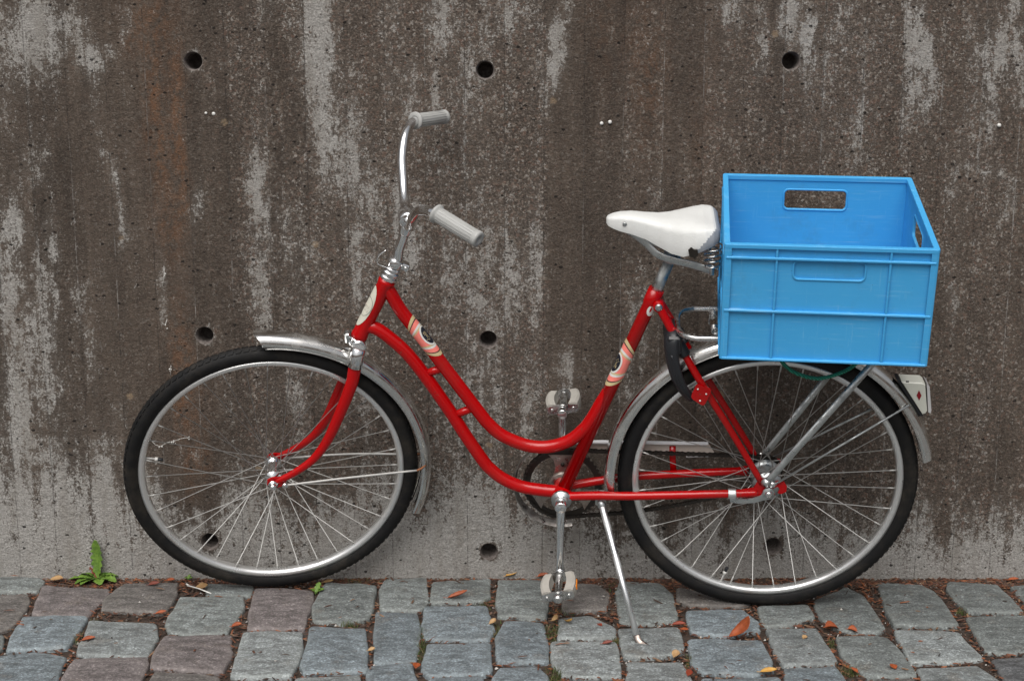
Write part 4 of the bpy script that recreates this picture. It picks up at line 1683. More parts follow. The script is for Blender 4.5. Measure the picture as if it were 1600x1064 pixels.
# under-frame: pressed bars from the nose to the springs, clamp, springs
uf = MB()
for s in (-1, 1):
    bar = catmull([(-.345, s * .010, .974), (-.300, s * .022, .945), (-.268, s * .034, .918), (-.230, s * .042, .907), (-.190, s * .054, .902), (-.152, s * .066, .894)], 6)
    uf.tube(bar, .0088, 10, flat=.25, up=(0, 0, 1))
uf.box((-.236, 0, .912), (.036, .074, .014), None, .003)
uframe = uf.build('saddle_frame', M_ZINC, saddle)
m = MB()
m.cyl((-.236, -.030, .907), (-.236, .030, .907), .0150, 20, .002)
m.cyl((-.236, -.038, .907), (-.236, .038, .907), .0075, 12, .002)
m.build('saddle_clamp', M_ZINC, saddle)
for s in (-1, 1):
    m = MB()
    c0 = np.array([-.152, s * .066, .897])
    coil = []
    for t in np.linspace(0, 4.2 * 2 * math.pi, 110):
        f = t / (4.2 * 2 * math.pi)
        r = .0135 + .008 * f
        coil.append(c0 + np.array([r * math.cos(t), r * math.sin(t), f * .056]))
    m.tube(coil, .0021, 7)
    m.build('spring', M_STEEL, saddle)
    m = MB()
    m.cyl(c0 + [0, 0, -.012], c0 + [0, 0, .006], .0055, 10)
    m.build('spring_bolt', M_STEEL, saddle)

# ---- drive side: chainring, cranks, pedals, chain, guard
CY = .0420
cw = MB()
NTOOTH = 46
out_, inn = [], []
for k in range(NTOOTH * 4):
    t = 2 * math.pi * k / (NTOOTH * 4)
    r = .0925 + (.0038 if k % 4 in (0, 1) else -.0008)
    out_.append((r * math.cos(t), r * math.sin(t)))
    inn.append((.078 * math.cos(t), .078 * math.sin(t)))
n = len(out_)
V = [(BB[0] + x, CY + h, BB[2] + z) for h in (-.0015, .0015) for lst in (out_, inn) for x, z in lst]
Fc = []
for i in range(n):
    j = (i + 1) % n
    Fc += [[i, j, n + j, n + i], [2 * n + i, 3 * n + i, 3 * n + j, 2 * n + j], [i, 2 * n + i, 2 * n + j, j], [n + i, n + j, 3 * n + j, 3 * n + i]]
cw.add(V, Fc, False)
chainring = cw.build('chainring', M_GREASE, bike)
sp = MB()
for k in range(3):
    a = math.radians(90 + 120 * k)
    d = np.array([math.cos(a), 0, math.sin(a)])
    t_ = np.array([-d[2], 0, d[0]])
    c = BB + [0, CY, 0]
    pts = []
    for (r, w_) in ((.018, .026), (.032, .020), (.050, .0175), (.066, .022), (.080, .034)):
        pts.append((c + d * r + t_ * w_, c + d * r - t_ * w_))
    poly = [(q[0][0], q[0][2]) for q in pts] + [(q[1][0], q[1][2]) for q in pts[::-1]]
    sp.prism(poly, CY - .0022 - k * .0002, CY + .0022 + k * .0002)
sp.lathe([(.0001, -.008), (.030, -.008), (.034, -.004), (.034, .004), (.0001, .004)], 28, BB + np.array([0, CY, 0]), (0, 1, 0))
sp.build('spider', M_SPIDER, chainring)
m = MB()
m.lathe([(.0001, -.003), (.004, -.003), (.005, 0), (.005, .004)], 12, BB + np.array([0, CY - .0025, .054]), (0, 1, 0))
m.build('ring_bolt', M_GREASE, chainring)
# bottom bracket cup on the near side
m = MB()
m.lathe([(.0085, -.012), (.0150, -.012), (.0158, -.010), (.0158, -.006), (.0185, -.0055), (.0190, -.0035), (.0238, -.003), (.0242, 0), (.0242, .005), (.0228, .006)], 30, BB + np.array([0, -.035, 0]), (0, 1, 0))
m.build('bearing_cup', M_ZINC, bike)
m = MB()
m.cyl(BB + [0, -.072, 0], BB + [0, .066, 0], .0082, 14)
m.build('crank_axle', M_STEEL, bike)


def crank(s):
    yb, ye = s * .062, s * .078
    up = 1 if s > 0 else -1
    P = [BB + np.array([0, yb, 0]), BB + np.array([.0, yb + s * .004, up * .02]), BB + np.array([-.001, yb + s * .010, up * .08]), BB + np.array([-.002, ye, up * .150]), BB + np.array([-.002, ye, up * .172])]
    m = MB()
    m.tube(catmull(P, 6), [.0125, .0105, .0088, .0088, .0105], 14, flat=.82, up=(1, 0, 0))
    m.cyl(BB + np.array([0, yb - s * .012, 0]), BB + np.array([0, yb + s * .012, 0]), .0142, 18, .002)
    m.cyl(BB + np.array([-.002, ye - s * .009, up * .172]), BB + np.array([-.002, ye + s * .009, up * .172]), .0125, 18, .002)
    m.cyl(BB + np.array([-.012, yb, -.010]), BB + np.array([.012, yb, -.010]), .004, 10)
    return m.build('crank', M_CHROME if s < 0 else M_STEEL, bike)


def pedal(s, rot):
    up = 1 if s > 0 else -1
    c = BB + np.array([-.002, s * .090, up * .172])
    cr_, sr = math.cos(rot), math.sin(rot)
    R = np.array([[cr_, 0, sr], [0, 1, 0], [-sr, 0, cr_]])

    def X(q):
        return c + R @ (np.array(q, float) * [1, s, 1])
    root = MB()
    # spindle sleeve
    root.tube([X((0, -.002, 0)), X((0, .008, 0)), X((0, .010, 0)), X((0, .092, 0)), X((0, .094, 0)), X((0, .104, 0)), X((0, .108, 0))], [.0105, .0110, .0085, .0085, .0115, .0108, .006], 16)
    ped = root.build('pedal', M_STEEL, bike)
    for q in (0, 1):
        pl_ = MB()
        y_ = .010 if q == 0 else .088
        pts = [(-.037, -.008), (-.024, -.010), (-.010, -.013), (.010, -.013), (.024, -.010), (.037, -.008), (.037, .008), (.024, .010), (.010, .013), (-.010, .013), (-.024, .010), (-.037, .008)]
        V = [X((x, y_ + t, z)) for t in (-.0013, .0013) for x, z in pts]
        n = len(pts)
        pl_.add(V, [list(range(n)), list(range(n, 2 * n))] + [[i, (i + 1) % n, n + (i + 1) % n, n + i] for i in range(n)], False)
        for sx in (-1, 1):
            a_, b_ = X((sx * .026, y_ - .003, 0)), X((sx * .026, y_ + (.0055 if q else .003), 0))
            pl_.cyl(a_, b_, .0042, 10)
        pl_.build('end_plate', M_STEEL, ped)
    for sx in (-1, 1):
        bk = MB()
        sec = []
        prof = [(-.011, -.013), (.004, -.0145), (.010, -.011), (.011, 0), (.010, .011), (.004, .0145), (-.011, .013), (-.0095, .004), (-.0095, -.004)]
        ys = np.linspace(.0118, .0862, 9)
        V, Fc = [], []
        for y_ in ys:
            f = (y_ - .049) / .037
            bulge = .0055 * (1 - f * f)
            for (x, z) in prof:
                V.append(X((sx * (.026 + x + bulge), y_, z * (1 + .10 * (1 - f * f)))))
        n = len(prof)
        for i in range(len(ys) - 1):
            for k in range(n):
                l = (k + 1) % n
                Fc.append([i * n + k, i * n + l, (i + 1) * n + l, (i + 1) * n + k])
        b0 = len(bk.v)
        bk.add(V, Fc, False)
        bk.flat([list(range(n)), [(len(ys) - 1) * n + k for k in range(n)]], b0)
        blk = bk.build('rubber_block', M_BLOCK, ped)
        if s > 0 or sx < 0:
            continue
        rf_ = MB()
        V = [X((sx * (.0415 + o_), y_, z)) for o_ in (0, .0025) for y_, z in ((.034, -.0045), (.064, -.0045), (.064, .0045), (.034, .0045))]
        rf_.add(V, [[0, 1, 2, 3], [4, 5, 6, 7], [0, 1, 5, 4], [1, 2, 6, 5], [2, 3, 7, 6], [3, 0, 4, 7]], False)
        rf_.build('side_reflector', M_ORANGE, ped)
    return ped


crank(-1)
crank(1)
pedal(-1, math.radians(-11))
pedal(1, math.radians(-8))

# chain: two runs and the wraps, plate by plate
chn = []
rc_, rr2 = .0925, .0385
c1, c2 = np.array([BB[0], BB[2]]), np.array([0, .345])
path = []
for a in np.linspace(math.radians(96), math.radians(264), 40):
    path.append(c1 + rc_ * np.array([math.cos(a), math.sin(a)]))
sag = [np.array([BB[0] + (0 - BB[0]) * f, (BB[2] - rc_) * (1 - f) + (.345 - rr2) * f - .018 * math.sin(math.pi * f)]) for f in np.linspace(.03, .97, 40)]
path += sag
for a in np.linspace(math.radians(-84), math.radians(96), 18):
    path.append(c2 + rr2 * np.array([math.cos(a), math.sin(a)]))
path += [np.array([0 + BB[0] * f, (.345 + rr2) * (1 - f) + (BB[2] + rc_) * f]) for f in np.linspace(.03, .98, 40)]
path = np.array(path + [path[0]])
Sc = np.concatenate([[0], np.cumsum(np.sqrt(((path[1:] - path[:-1]) ** 2).sum(1)))])
NL = int(Sc[-1] / .0127)
m = MB()
for k in range(NL):
    s0, s1 = Sc[-1] * k / NL, Sc[-1] * (k + 1) / NL
    a = np.array([np.interp(s0, Sc, path[:, 0]), np.interp(s0, Sc, path[:, 1])])
    b_ = np.array([np.interp(s1, Sc, path[:, 0]), np.interp(s1, Sc, path[:, 1])])
    d = (b_ - a) / np.linalg.norm(b_ - a)
    t_ = np.array([-d[1], d[0]])
    mid = (a + b_) / 2
    off = .0042 if k % 2 else .0026
    for sgn in (-1, 1):
        poly = [a - d * .003 + t_ * .003, a + t_ * .0042, mid + t_ * .0030, b_ + t_ * .0042, b_ + d * .003 + t_ * .003, b_ + d * .003 - t_ * .003, b_ - t_ * .0042, mid - t_ * .0030, a - t_ * .0042, a - d * .003 - t_ * .003]
        m.prism([tuple(q) for q in poly], CY + sgn * off - .0006, CY + sgn * off + .0006)
    m.cyl((a[0], CY - .005, a[1]), (a[0], CY + .005, a[1]), .0034, 8)
chain = m.build('chain', M_GREASE, bike)
tag(chain, kind='stuff')

# chain guard: curved band round the chainring, plate above the upper run
cg = MB()
gc = np.array([BB[0] - .006, BB[2] - .006])
band = [(gc[0] + .1115 * math.cos(a), gc[1] + .1115 * math.sin(a)) for a in np.linspace(math.radians(285), math.radians(88), 50)]
V, Fc = [], []
for (x, z) in band:
    d = np.array([x - gc[0], z - gc[1]]) / .1115
    for (dr2, y_) in ((0, .036), (.0012, .036), (.0012, .058), (-.005, .0595), (-.005, .0580), (0, .0565)):
        V.append((x + d[0] * dr2, y_, z + d[1] * dr2))
for i in range(len(band) - 1):
    for k in range(6):
        l = (k + 1) % 6
        Fc.append([i * 6 + k, (i + 1) * 6 + k, (i + 1) * 6 + l, i * 6 + l])
cb = MB()
cb.add(V, Fc, True)
top0 = gc[1] + .1115
plate_ = [(gc[0] + .000, top0), (-.390, .4075), (-.136, .4095), (-.1150, .3760), (-.185, .3720), (-.30, .3705), (gc[0] + .06, .3800), (gc[0] + .03, .392)]
cg.prism(plate_, .0580, .0592)
guard = cg.build('chain_guard', M_GUARD, bike)
cb.build('guard_band', M_BAND, guard)
m = MB()
m.prism([(gc[0] + .002, top0 - .001), (-.390, .4055), (-.1355, .4078), (-.1345, .4098), (-.390, .4088), (gc[0] + .002, top0 + .0022)], .0475, .0595)
m.build('guard_lip', M_GUARDTOP, guard)
m = MB()
m.prism([(-.1152, .3762), (-.1148, .3738), (-.185, .3697), (-.185, .3718)], .0535, .0588)  # white strip standing in for the highlight along the plate's lower edge
m.build('guard_edge_highlight', M_GUARDTOP, guard)
m = MB()
m.tube(S3((-.214, .0545, .330), (-.217, .0555, .365), (-.218, .0572, .398)), .0075, 8, flat=.3, up=(1, 0, 0))
m.build('guard_bracket', M_RED, guard)

# ---- kickstand
ks = MB()
K0 = np.array([-.384, -.030, .288])
K1 = np.array([-.2935, -.2640, .0640])
dk = (K1 - K0) / np.linalg.norm(K1 - K0)
ks.tube([K0 - dk * .006, K0 + dk * .02, K0 + (K1 - K0) * .5, K1 - dk * .018], [.0080, .0080, .0074, .0072], 14)
kf = MB()
kf.tube(catmull([K1 - dk * .020, K1 - dk * .006, K1 + dk * .002 + np.array([.006, -.002, 0]), K1 + dk * .006 + np.array([.018, -.010, .001])], 4), [.0074, .0082, .0095, .0090], 12, flat=.45, up=(1, 0, .3))
kick = ks.build('kickstand', M_ALU, bike)
kf.build('foot', M_SPIDER, kick)
m = MB()
m.box((-.386, -.012, .292), (.026, .040, .024), None, .004)
m.cyl(K0 - dk * .012, K0 + dk * .010, .0105, 16, .002)
m.build('kickstand_mount', M_ZINC, kick)

# ================================================================== crate on the rack
M_B = Euler((BETA, 0, -PSI)).to_matrix()
CRW, CRD, CRH = .4259, .4668, .257
cloc = Vector(O_B) + M_B @ Vector((.0857, .0082, 1.0110 - CRH))
crot = (M_B @ Euler((0, 0, -.0536)).to_matrix()).to_euler()
crate = empty('plastic_crate', cloc, crot)
tag(crate, 'open bright blue plastic crate strapped on the bicycle rack', 'crate')
HX, HY, T = CRW / 2, CRD / 2, .0028


def wall_panel(name, axis, sgn):
    """one crate side: thin sheet with rounded handle opening (flat recess on the front), built in its own plane then turned"""
    half = HX if axis == 1 else HY
    dist = (HY if axis == 1 else HX) - .010
    m_ = MB()
    hw, z0, z1, rc2 = .071, CRH - .0795, CRH - .033, .011
    if axis == 1 and sgn < 0:
        hw, z0, z1 = .071, CRH - .0735, CRH - .0345
    # outline of the handle opening
    hole = []
    for (cx_, cz_, a0) in ((hw - rc2, z0 + rc2, -90), (hw - rc2, z1 - rc2, 0), (-hw + rc2, z1 - rc2, 90), (-hw + rc2, z0 + rc2, 180)):
        for k in range(7):
            a = math.radians(a0 + 15 * k)
            hole.append((cx_ + rc2 * math.cos(a), cz_ + rc2 * math.sin(a)))
    n = len(hole)
    o = []
    zc = (z0 + z1) / 2
    for (x, z) in hole:
        # push outwards to a rectangle ring for clean quads
        ax_, az = abs(x) / hw, abs(z - zc) / ((z1 - z0) / 2)
        if ax_ >= az:
            X_ = math.copysign(half - .006, x)
            Z_ = zc + (z - zc) / max(ax_, 1e-6)
            Z_ = zc + (z - zc) / ((z1 - z0) / 2) * 1.0 * ((CRH - .004 - zc) if z > zc else (zc - .004)) if ax_ > .97 and az > .97 else Z_
        else:
            X_ = x
            Z_ = (CRH - .004) if z > zc else .004
        o.append((X_, Z_))

    def pl(x, yo, z):
        d = sgn * (dist + yo)
        return (x, d, z) if axis == 1 else (d, x, z)
    # front sheet as strips: left, right, above, below the opening (real opening between)
    t0, t1 = 0, T
    hm = half - .005
    solid = axis == 1 and sgn < 0

    def slab(x0, x1, za, zb):
        m_.box(pl((x0 + x1) / 2, (t0 + t1) / 2, (za + zb) / 2), (abs(x1 - x0), T, zb - za) if axis == 1 else (T, abs(x1 - x0), zb - za), None, 0)
    # polygon ring with hole: outer rectangle to hole, both faces
    nR = 28
    outer = []
    for (x, z) in hole:
        dx, dz = x, z - zc
        k = min((hm / abs(dx)) if abs(dx) > 1e-6 else 1e9, ((CRH - .003 - zc) / dz) if dz > 1e-6 else ((zc - .003) / -dz if dz < -1e-6 else 1e9))
        outer.append((dx * k, zc + dz * k))
    # add the true rectangle corners by moving the nearest outer points
    for (X_, Z_) in ((hm, .003), (hm, CRH - .003), (-hm, CRH - .003), (-hm, .003)):
        i = int(np.argmin([(a - X_) ** 2 + (b2 - Z_) ** 2 for a, b2 in outer]))
        outer[i] = (X_, Z_)
    V = []
    for yo in (t0, t1):
        V += [pl(x, yo, z) for x, z in outer] + [pl(x, yo, z) for x, z in hole]
    Fc = []
    for i in range(n):
        j = (i + 1) % n
        Fc += [[i, j, n + j, n + i], [2 * n + i, 3 * n + i, 3 * n + j, 2 * n + j]]
        if not solid:
            Fc.append([n + i, n + j, 3 * n + j, 3 * n + i])
    m_.add(V, Fc, False)
    if solid:   # closed, pressed-in panel instead of an opening
        b0 = len(m_.v)
        V2 = [pl(x, t1, z) for x, z in hole] + [pl(x * .985, -.0012, zc + (z - zc) * .95) for x, z in hole]
        m_.add(V2, [[i, (i + 1) % n, n + (i + 1) % n, n + i] for i in range(n)], False)
        m_.flat([[n + i for i in range(n)]], b0)
    side = m_.build(name, M_CRATE, crate)
    # raised lip round the handle
    lp = MB()
    P = [pl(x * 1.012, T * .8, zc + (z - zc) * 1.05) for x, z in hole]
    lp.tube(P, .0028, 8, closed=True)
    if not solid:
        P = [pl(x * 1.012, T * .1, zc + (z - zc) * 1.05) for x, z in hole]
        lp.tube(P, .0024, 8, closed=True)
    lp.build('handle_lip', M_CRATE, side)
    # ribs
    ribs = [(-.106, True), (.119, True)] if axis == 1 else [(-.115, True), (.115, True)]
    for (x, _) in ribs:
        rb = MB()
        rb.box(pl(x, T + .0032, CRH / 2), (.0048, .0066, CRH - .012) if axis == 1 else (.0066, .0048, CRH - .012), None, .0012)
        rb.build('rib', M_CRATE, side)
    for z, dep in ((CRH - .0290, .0086), (CRH - .1450, .0086), (.0035, .0092)):
        rb = MB()
        rb.box(pl(0, T + dep / 2 - .0002, z), (2 * half - .010, dep, .0052) if axis == 1 else (dep, 2 * half - .0345, .0052), None, .0012)
        rb.build('rib', M_CRATE, side)
    return side


wall_panel('side_panel', 1, -1)
wall_panel('side_panel', 1, 1)
wall_panel('side_panel', 0, -1)
wall_panel('side_panel', 0, 1)
# corner posts
for sx in (-1, 1):
    for sy in (-1, 1):
        m = MB()
        x0, y0 = sx * HX, sy * HY
        L = [(x0 - sx * .016, y0 - sy * .0005), (x0 - sx * .006, y0 - sy * .0005), (x0 - sx * .002, y0 - sy * .002), (x0 - sx * .0005, y0 - sy * .006), (x0 - sx * .0005, y0 - sy * .016), (x0 - sx * .0035, y0 - sy * .016),
             (x0 - sx * .0035, y0 - sy * .007), (x0 - sx * .007, y0 - sy * .0035), (x0 - sx * .016, y0 - sy * .0035)]
        V = [(x, y_, z) for z in (.0012, CRH - .006) for x, y_ in L]
        n = len(L)
        m.add(V, [[i, (i + 1) % n, n + (i + 1) % n, n + i] for i in range(n)] + [list(range(n)), list(range(n, 2 * n))], False)
        m.build('corner_post', M_CRATE, crate)
# top rim
m = MB()
R_ = .0065


def rect_loop(hx, hy, rr_, k=6):
    out = []
    for (cx_, cy_, a0) in ((hx - rr_, hy - rr_, 0), (-hx + rr_, hy - rr_, 90), (-hx + rr_, -hy + rr_, 180), (hx - rr_, -hy + rr_, 270)):
        for q in range(k + 1):
            a = math.radians(a0 + 90 * q / k)
            out.append((cx_ + rr_ * math.cos(a), cy_ + rr_ * math.sin(a)))
    return out


rings = [(HX - .0125, HY - .0125, CRH - .010), (HX - .0125, HY - .0125, CRH - .0012), (HX - .0118, HY - .0118, CRH), (HX - .0008, HY - .0008, CRH), (HX, HY, CRH - .0010), (HX, HY, CRH - .0080), (HX - .003, HY - .003, CRH - .0090)]
V, Fc = [], []
for (hx, hy, z) in rings:
    V += [(x, y_, z) for x, y_ in rect_loop(hx, hy, R_ + (HX - hx) * -.25)]
n = len(rect_loop(HX, HY, R_))
for r in range(len(rings)):
    s_ = (r + 1) % len(rings)
    for i in range(n):
        j = (i + 1) % n
        Fc.append([r * n + i, r * n + j, s_ * n + j, s_ * n + i])
m.add(V, Fc, False)
m.build('rim', M_CRATE, crate)
m = MB()
m.box((0, 0, .0045), (2 * HX - .020, 2 * HY - .020, .004), None, .001)
m.build('crate_floor', M_CRATE, crate)

# ================================================================== green cord under the crate
def bike_pt(q):
    return Vector(O_B) + M_B @ Vector(tuple(q))


cordp = [(-.006, -.089, .752), (-.004, -.092, .720), (.010, -.095, .690), (.040, -.096, .668), (.085, -.097, .657), (.130, -.096, .669), (.163, -.094, .690), (.180, -.091, .722), (.182, -.089, .752)]
m = MB()
cp_ = catmull([tuple(bike_pt(q)) for q in cordp], 14)
m.tube(cp_, [.0042 + .0005 * (k % 2) for k in range(len(cp_))], 10)
cord = m.build('elastic_cord', M_BUNGEE)
tag(cord, 'green braided elastic cord hanging under the blue crate', 'cord')

# ================================================================== litter, leaves and plants on the ground
def in_poly(px_, py_, P):
    c = False
    n = len(P)
    j = n - 1
    for i in range(n):
        if ((P[i][1] > py_) != (P[j][1] > py_)) and (px_ < (P[j][0] - P[i][0]) * (py_ - P[i][1]) / (P[j][1] - P[i][1] + 1e-12) + P[i][0]):
            c = not c
        j = i
    return c


def joint_point():
    while True:
        x = random.uniform(-1.35, 1.35)
        y_ = -random.random() ** 1.25 * .72
        if random.random() < .25:
            y_ = -random.random() * .06
        if x < .2 and random.random() < .35:
            continue
        hit = False
        for P in sett_polys:
            if P[:, 0].min() < x < P[:, 0].max() and P[:, 1].min() < y_ < P[:, 1].max() and in_poly(x, y_, P):
                hit = True
                break
        if not hit or random.random() < .012:
            return x, y_, (-.009 if not hit else .003)


def litter(name, count, shape, cols, mat_):
    m_ = MB()
    cl = []
    for _ in range(count):
        x, y_, z = joint_point()
        n0 = len(m_.v)
        shape(m_, x, y_, z)
        c = random.choice(cols)
        k = random.uniform(.6, 1.25)
        cl += [(c[0] * k, c[1] * k, c[2] * k, 1)] * (len(m_.v) - n0)
    ob_ = m_.build(name, mat_, None, fix=False)
    at = ob_.data.color_attributes.new('col', 'FLOAT_COLOR', 'POINT')
    at.data.foreach_set('color', np.array(cl, np.float32).ravel())
    return ob_


def needle(m_, x, y_, z):
    a = random.random() * math.pi
    L = random.uniform(.003, .013)
    w = random.uniform(.0007, .0028)
    dx, dy = math.cos(a), math.sin(a)
    t = random.uniform(-.3, .3)
    z += random.uniform(0, .006)
    m_.add([(x - dx * L - dy * w, y_ - dy * L + dx * w, z - t * L), (x + dx * L - dy * w, y_ + dy * L + dx * w, z + t * L), (x + dx * L + dy * w, y_ + dy * L - dx * w, z + t * L + .0006), (x - dx * L + dy * w, y_ - dy * L - dx * w, z - t * L + .0006),
            (x, y_, z + .0022)], [[0, 1, 4], [1, 2, 4], [2, 3, 4], [3, 0, 4]], False)


def crumb(m_, x, y_, z):
    r = random.uniform(.0012, .0042)
    P = [(x + r * math.cos(a) * random.uniform(.7, 1.2), y_ + r * math.sin(a) * random.uniform(.7, 1.2), z + random.uniform(0, .002)) for a in (0, 1.25, 2.5, 3.75, 5)]
    m_.add(P + [(x, y_, z + r * 1.3)], [[i, (i + 1) % 5, 5] for i in range(5)], False)


ob = litter('leaf_litter', 8500, needle, [(.13, .048, .025), (.19, .066, .03), (.09, .048, .03), (.055, .034, .024), (.22, .125, .07), (.11, .042, .022), (.26, .085, .03), (.07, .045, .032)], M_LITTER)
tag(ob, 'brown and rust coloured needles and leaf crumbs in the paving joints', 'leaf litter', kind='stuff')
ob = litter('grit', 2600, crumb, [(.30, .28, .26), (.17, .15, .13), (.10, .075, .06), (.20, .12, .085), (.07, .05, .04), (.62, .59, .55)], M_LITTER)
tag(ob, 'small grey and white grit in the paving joints', 'grit', kind='stuff')

# moss and grass tufts in a few joints
m = MB()
cl = []
for (u, v, su, sv, cnt) in [(657, 1000, 9, 32, 300), (865, 985, 18, 14, 240), (868, 1052, 18, 16, 200), (545, 972, 16, 5, 110), (755, 940, 18, 8, 120), (1325, 1046, 22, 8, 200), (1300, 1003, 8, 6, 60), (1503, 953, 9, 6, 70), (775, 980, 10, 14, 90),
                            (963, 998, 7, 5, 60), (1075, 1030, 8, 10, 60), (560, 905, 40, 4, 90), (125, 995, 14, 10, 60), (150, 968, 10, 5, 30), (955, 913, 8, 5, 40), (880, 953, 22, 5, 90)]:
    for _ in range(cnt):
        q = street(u + random.gauss(0, su * .5), v + random.gauss(0, sv * .5))
        h = random.uniform(.003, .012)
        a = random.random() * 6.28
        w = random.uniform(.0006, .0014)
        le = random.uniform(-.007, .007)
        n0 = len(m.v)
        z = -.009
        m.add([(q[0] - math.cos(a) * w, q[1] - math.sin(a) * w, z), (q[0] + math.cos(a) * w, q[1] + math.sin(a) * w, z), (q[0] + le, q[1] + random.uniform(-.006, .006), z + h + .004)], [[0, 1, 2]], False)
        c = random.choice([(.07, .10, .02), (.10, .14, .03), (.13, .15, .05), (.05, .06, .02), (.16, .12, .05)])
        cl += [(*c, 1)] * 3
ob = m.build('moss', M_LITTER, None, fix=False)
at = ob.data.color_attributes.new('col', 'FLOAT_COLOR', 'POINT')
at.data.foreach_set('color', np.array(cl, np.float32).ravel())
tag(ob, 'green moss and short grass tufts growing between the setts', 'moss', kind='stuff')


def leaf_mesh(name, mat_, L, W, curl, fold, base, rot, tilt=0.0, serr=0, twist=0.0, lift=0.0, parent=None, tip=1.0):
    """leaf blade with midrib fold, curled along its length, with a short stalk"""
    m_ = MB()
    NL_, NW = (30 if serr else 14), 6
    V, Fc = [], []
    R = Euler((0, tilt, rot)).to_matrix()
    ang = 0.0
    px_, pz = 0.0, 0.0
    for i in range(NL_ + 1):
        f = i / NL_
        wv = W * (math.sin(math.pi * min(1, f * .93 + .04)) ** .8) * (1 - .25 * f * tip)
        if serr:
            wv *= .40 + .60 * (1 - ((f * serr) % 1.0)) ** .8 if f < .78 else 1.0
        for k in range(NW + 1):
            t = -1 + 2 * k / NW
            y_ = t * wv
            z = pz + fold * abs(t) ** 1.4 * wv + .0006 * math.sin(i * 2.1 + k * 1.7)
            tw = twist * f
            yy = y_ * math.cos(tw) - (z - pz) * math.sin(tw)
            zz = pz + y_ * math.sin(tw) + (z - pz) * math.cos(tw)
            q = R @ Vector((px_, yy, zz))
            V.append((base[0] + q.x, base[1] + q.y, base[2] + q.z + lift))
        ang += curl / NL_
        px_ += L / NL_ * math.cos(ang)
        pz += L / NL_ * math.sin(ang)
    n1 = NW + 1
    Fc = [[i * n1 + k, i * n1 + k + 1, (i + 1) * n1 + k + 1, (i + 1) * n1 + k] for i in range(NL_) for k in range(NW)]
    m_.add(V, Fc, True)
    b_ = np.array(base) + [0, 0, lift]
    q = R @ Vector((-L * .22, 0, .001))
    m_.tube([b_ + np.array(q), b_, np.array(V[3 * n1 + NW // 2])], [.0007, .0006, .0003], 5)
    ob_ = m_.build(name, mat_, parent, fix=False)
    sm_ = ob_.modifiers.new('thick', 'SOLIDIFY')
    sm_.thickness = .0005
    return ob_


LEAVES = [
    (505, 912, 'tan', .026, .006, .3, .5, .2, 'narrow tan leaf right of the green seedling by the front tyre'),
    (1255, 1000, 'tan', .014, .005, .5, .5, .9, 'tiny tan leaf on the joint right of the large curled leaf'),
    (128, 1003, 'orange', .030, .006, .2, .6, .45, 'orange-brown leaf in the joint between two setts at lower left'),
    (232, 916, 'darkred', .028, .007, .3, .5, .2, 'dark red leaf right of the dandelion at the wall foot'),
    (1075, 1058, 'red', .022, .006, .4, .5, 1.2, 'red-orange leaf in the bottom joint right of the kickstand'),
    (1062, 985, 'orange', .024, .005, .4, .6, -.7, 'curled orange leaf just above the joint beside the kickstand'),
    (1325, 985, 'orange', .024, .009, -.5, .6, -.2, 'second crumpled orange leaf right of the rear tyre contact'),  # px of the leaf, colour, length, half width, curl, fold, heading, label
    (1140, 997, 'orange', .070, .017, 1.5, .55, .12, 'large curled orange-red leaf on the setts in front of the rear tyre'),
    (1188, 1052, 'yellow', .036, .007, .3, .5, .05, 'yellow leaf at the bottom edge, right of the kickstand foot'),
    (1290, 982, 'orange', .034, .011, -.4, .7, .3, 'crumpled orange leaf in the joint right of the rear tyre contact'),
    (1399, 1047, 'orange', .018, .007, .4, .4, 1.9, 'small orange leaf lying alone on a grey sett at lower right'),
    (1340, 1053, 'orange', .020, .005, .5, .6, 2.2, 'narrow orange leaf in the mossy joint at lower right'),
    (1050, 978, 'red', .032, .006, .3, .7, -.15, 'red-orange leaf sliver in the joint right of the kickstand'),
    (1053, 1029, 'tan', .022, .007, .9, .6, 1.1, 'pale tan curled leaf in the joint below the kickstand foot'),
    (934, 977, 'red', .017, .004, .2, .5, -1.0, 'small dark red leaf on the pale sett left of the kickstand'),
    (884, 972, 'yellow', .032, .006, .8, .8, -1.1, 'bright yellow curled leaf below the lower pedal'),
    (941, 1008, 'darkred', .024, .005, .4, .6, .1, 'dark red-brown leaf left of the kickstand foot'),
    (862, 972, 'tan', .020, .008, 1.3, .5, .2, 'light brown rolled leaf on moss under the lower pedal'),
    (840, 903, 'orange', .028, .006, .4, .7, .2, 'orange leaf against the wall just behind the lower pedal'),
    (790, 902, 'yellow', .030, .006, .5, .6, .2, 'amber leaf at the foot of the wall left of the lower pedal'),
    (700, 936, 'orange', .052, .007, .7, .9, .02, 'long curled orange leaf lying across a sett in the middle'),
    (650, 1046, 'orange', .020, .007, .3, .5, 1.5, 'orange leaf at the end of the mossy joint at bottom centre'),
    (765, 977, 'tan', .020, .006, .9, .6, .6, 'pale brown leaf in the joint between two bluish setts'),
    (575, 1019, 'tan', .017, .006, .6, .5, .2, 'small tan leaf in the narrow joint left of the bottom centre'),
    (362, 981, 'orange', .024, .007, .4, .5, .3, 'orange leaf in the joint below the front tyre contact'),
    (243, 961, 'orange', .026, .005, .3, .6, .3, 'thin orange leaf in the joint left of the front tyre'),
    (305, 921, 'tan', .032, .012, .4, .3, .15, 'broad tan yellow leaf beside the front tyre contact'),
    (78, 908, 'tan', .034, .010, .3, .4, .0, 'flat tan leaf left of the dandelion at the wall foot'),
    (55, 897, 'orange', .032, .008, .4, .6, .1, 'orange-red leaf at the foot of the wall at far left'),
    (260, 909, 'orange', .022, .006, .3, .5, -.1, 'small brown-orange leaf on the dark sett at left'),
    (1575, 908, 'orange', .028, .005, .2, .5, .1, 'orange leaf sliver at the wall foot at far right'),
]
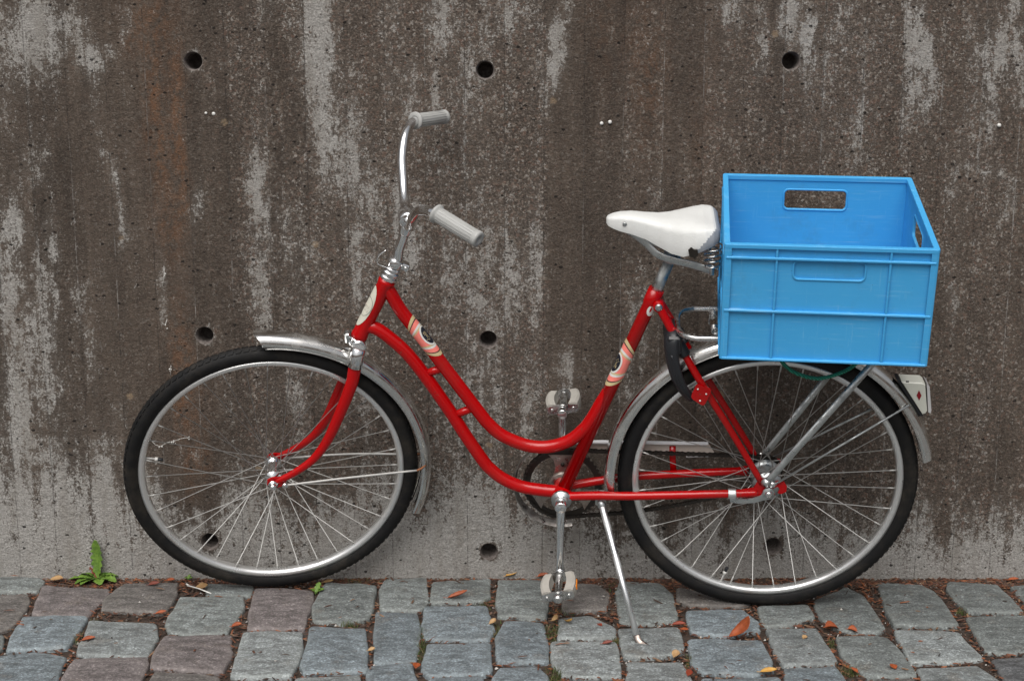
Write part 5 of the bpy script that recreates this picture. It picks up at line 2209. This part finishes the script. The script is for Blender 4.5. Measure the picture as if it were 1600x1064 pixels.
for (u, v, c, L, W, curl, fold, hd, lab) in LEAVES:
    q = street(u, v)
    lf = leaf_mesh('fallen_leaf', M_LEAF[c], L, W * 1.45, curl, fold, (q[0], q[1], .004), hd, 0, 0, .25, .0)
    tag(lf, lab, 'leaf', 'fallen autumn leaves')
# pale twig
a, e = street(293, 919), street(330, 931)
m = MB()
m.tube([(a[0], a[1], .008), ((a[0] + e[0]) / 2, (a[1] + e[1]) / 2 + .003, .008), (e[0], e[1], .007)], [.0022, .0014, .0016], 7)
m.tube([(a[0] - .004, a[1] + .006, .010), (a[0] + .004, a[1], .008)], .002, 6)
tag(m.build('twig', M_DWHITE), 'thin pale twig beside the tan leaf by the front tyre', 'twig')

# dandelion at the foot of the wall
q = street(152, 904)
dand = empty('dandelion_plant', (q[0], q[1], -.004))
tag(dand, 'green dandelion rosette with one upright leaf at the wall foot', 'plant')
for (hd, L, W, tilt, curl, c, serr) in [(3.25, .056, .013, -.25, -.5, 'green', 4), (3.7, .046, .012, -.40, -.9, 'green', 3), (-.35, .046, .013, -.50, -1.0, 'green', 4), (.3, .044, .012, -.75, -1.4, 'green', 4), (-1.1, .036, .012, -.35, -.7, 'green', 3),
                                      (1.1, .080, .018, -1.32, .45, 'green', 6), (2.2, .046, .010, -1.15, -1.2, 'darkred', 4), (-2.2, .040, .012, -.3, -.6, 'green', 3), (.9, .036, .010, -.9, -1.6, 'green', 3), (2.8, .040, .011, -.8, -1.3, 'green', 4)]:
    leaf_mesh('leaf', M_LEAF[c], L * 1.3, W * (1.6 if L < .07 else 1.15), curl, .35, (0, 0, .004), hd, tilt, serr, .2, 0, dand, .2)
q = street(494, 925)
pl2 = empty('seedling', (q[0], q[1], -.004))
tag(pl2, 'small bright green seedling growing right of the front tyre contact', 'plant')
for (hd, L, tilt) in ((1.3, .030, -.9), (.5, .022, -.5), (2.6, .020, -.5)):
    leaf_mesh('leaf', M_LEAF['green'], L, .009, -.5, .3, (0, 0, .004), hd, tilt, 3, .2, 0, pl2, .2)
q = street(294, 904)
pl3 = empty('seedling', (q[0], q[1], -.004))
tag(pl3, 'tiny green seedling at the wall foot left of the front tyre', 'plant')
for (hd, L, tilt) in ((1.3, .014, -.9), (.2, .012, -.5), (2.8, .012, -.5)):
    leaf_mesh('leaf', M_LEAF['green'], L, .004, -.5, .3, (0, 0, .004), hd, tilt, 0, .2, 0, pl3, .2)
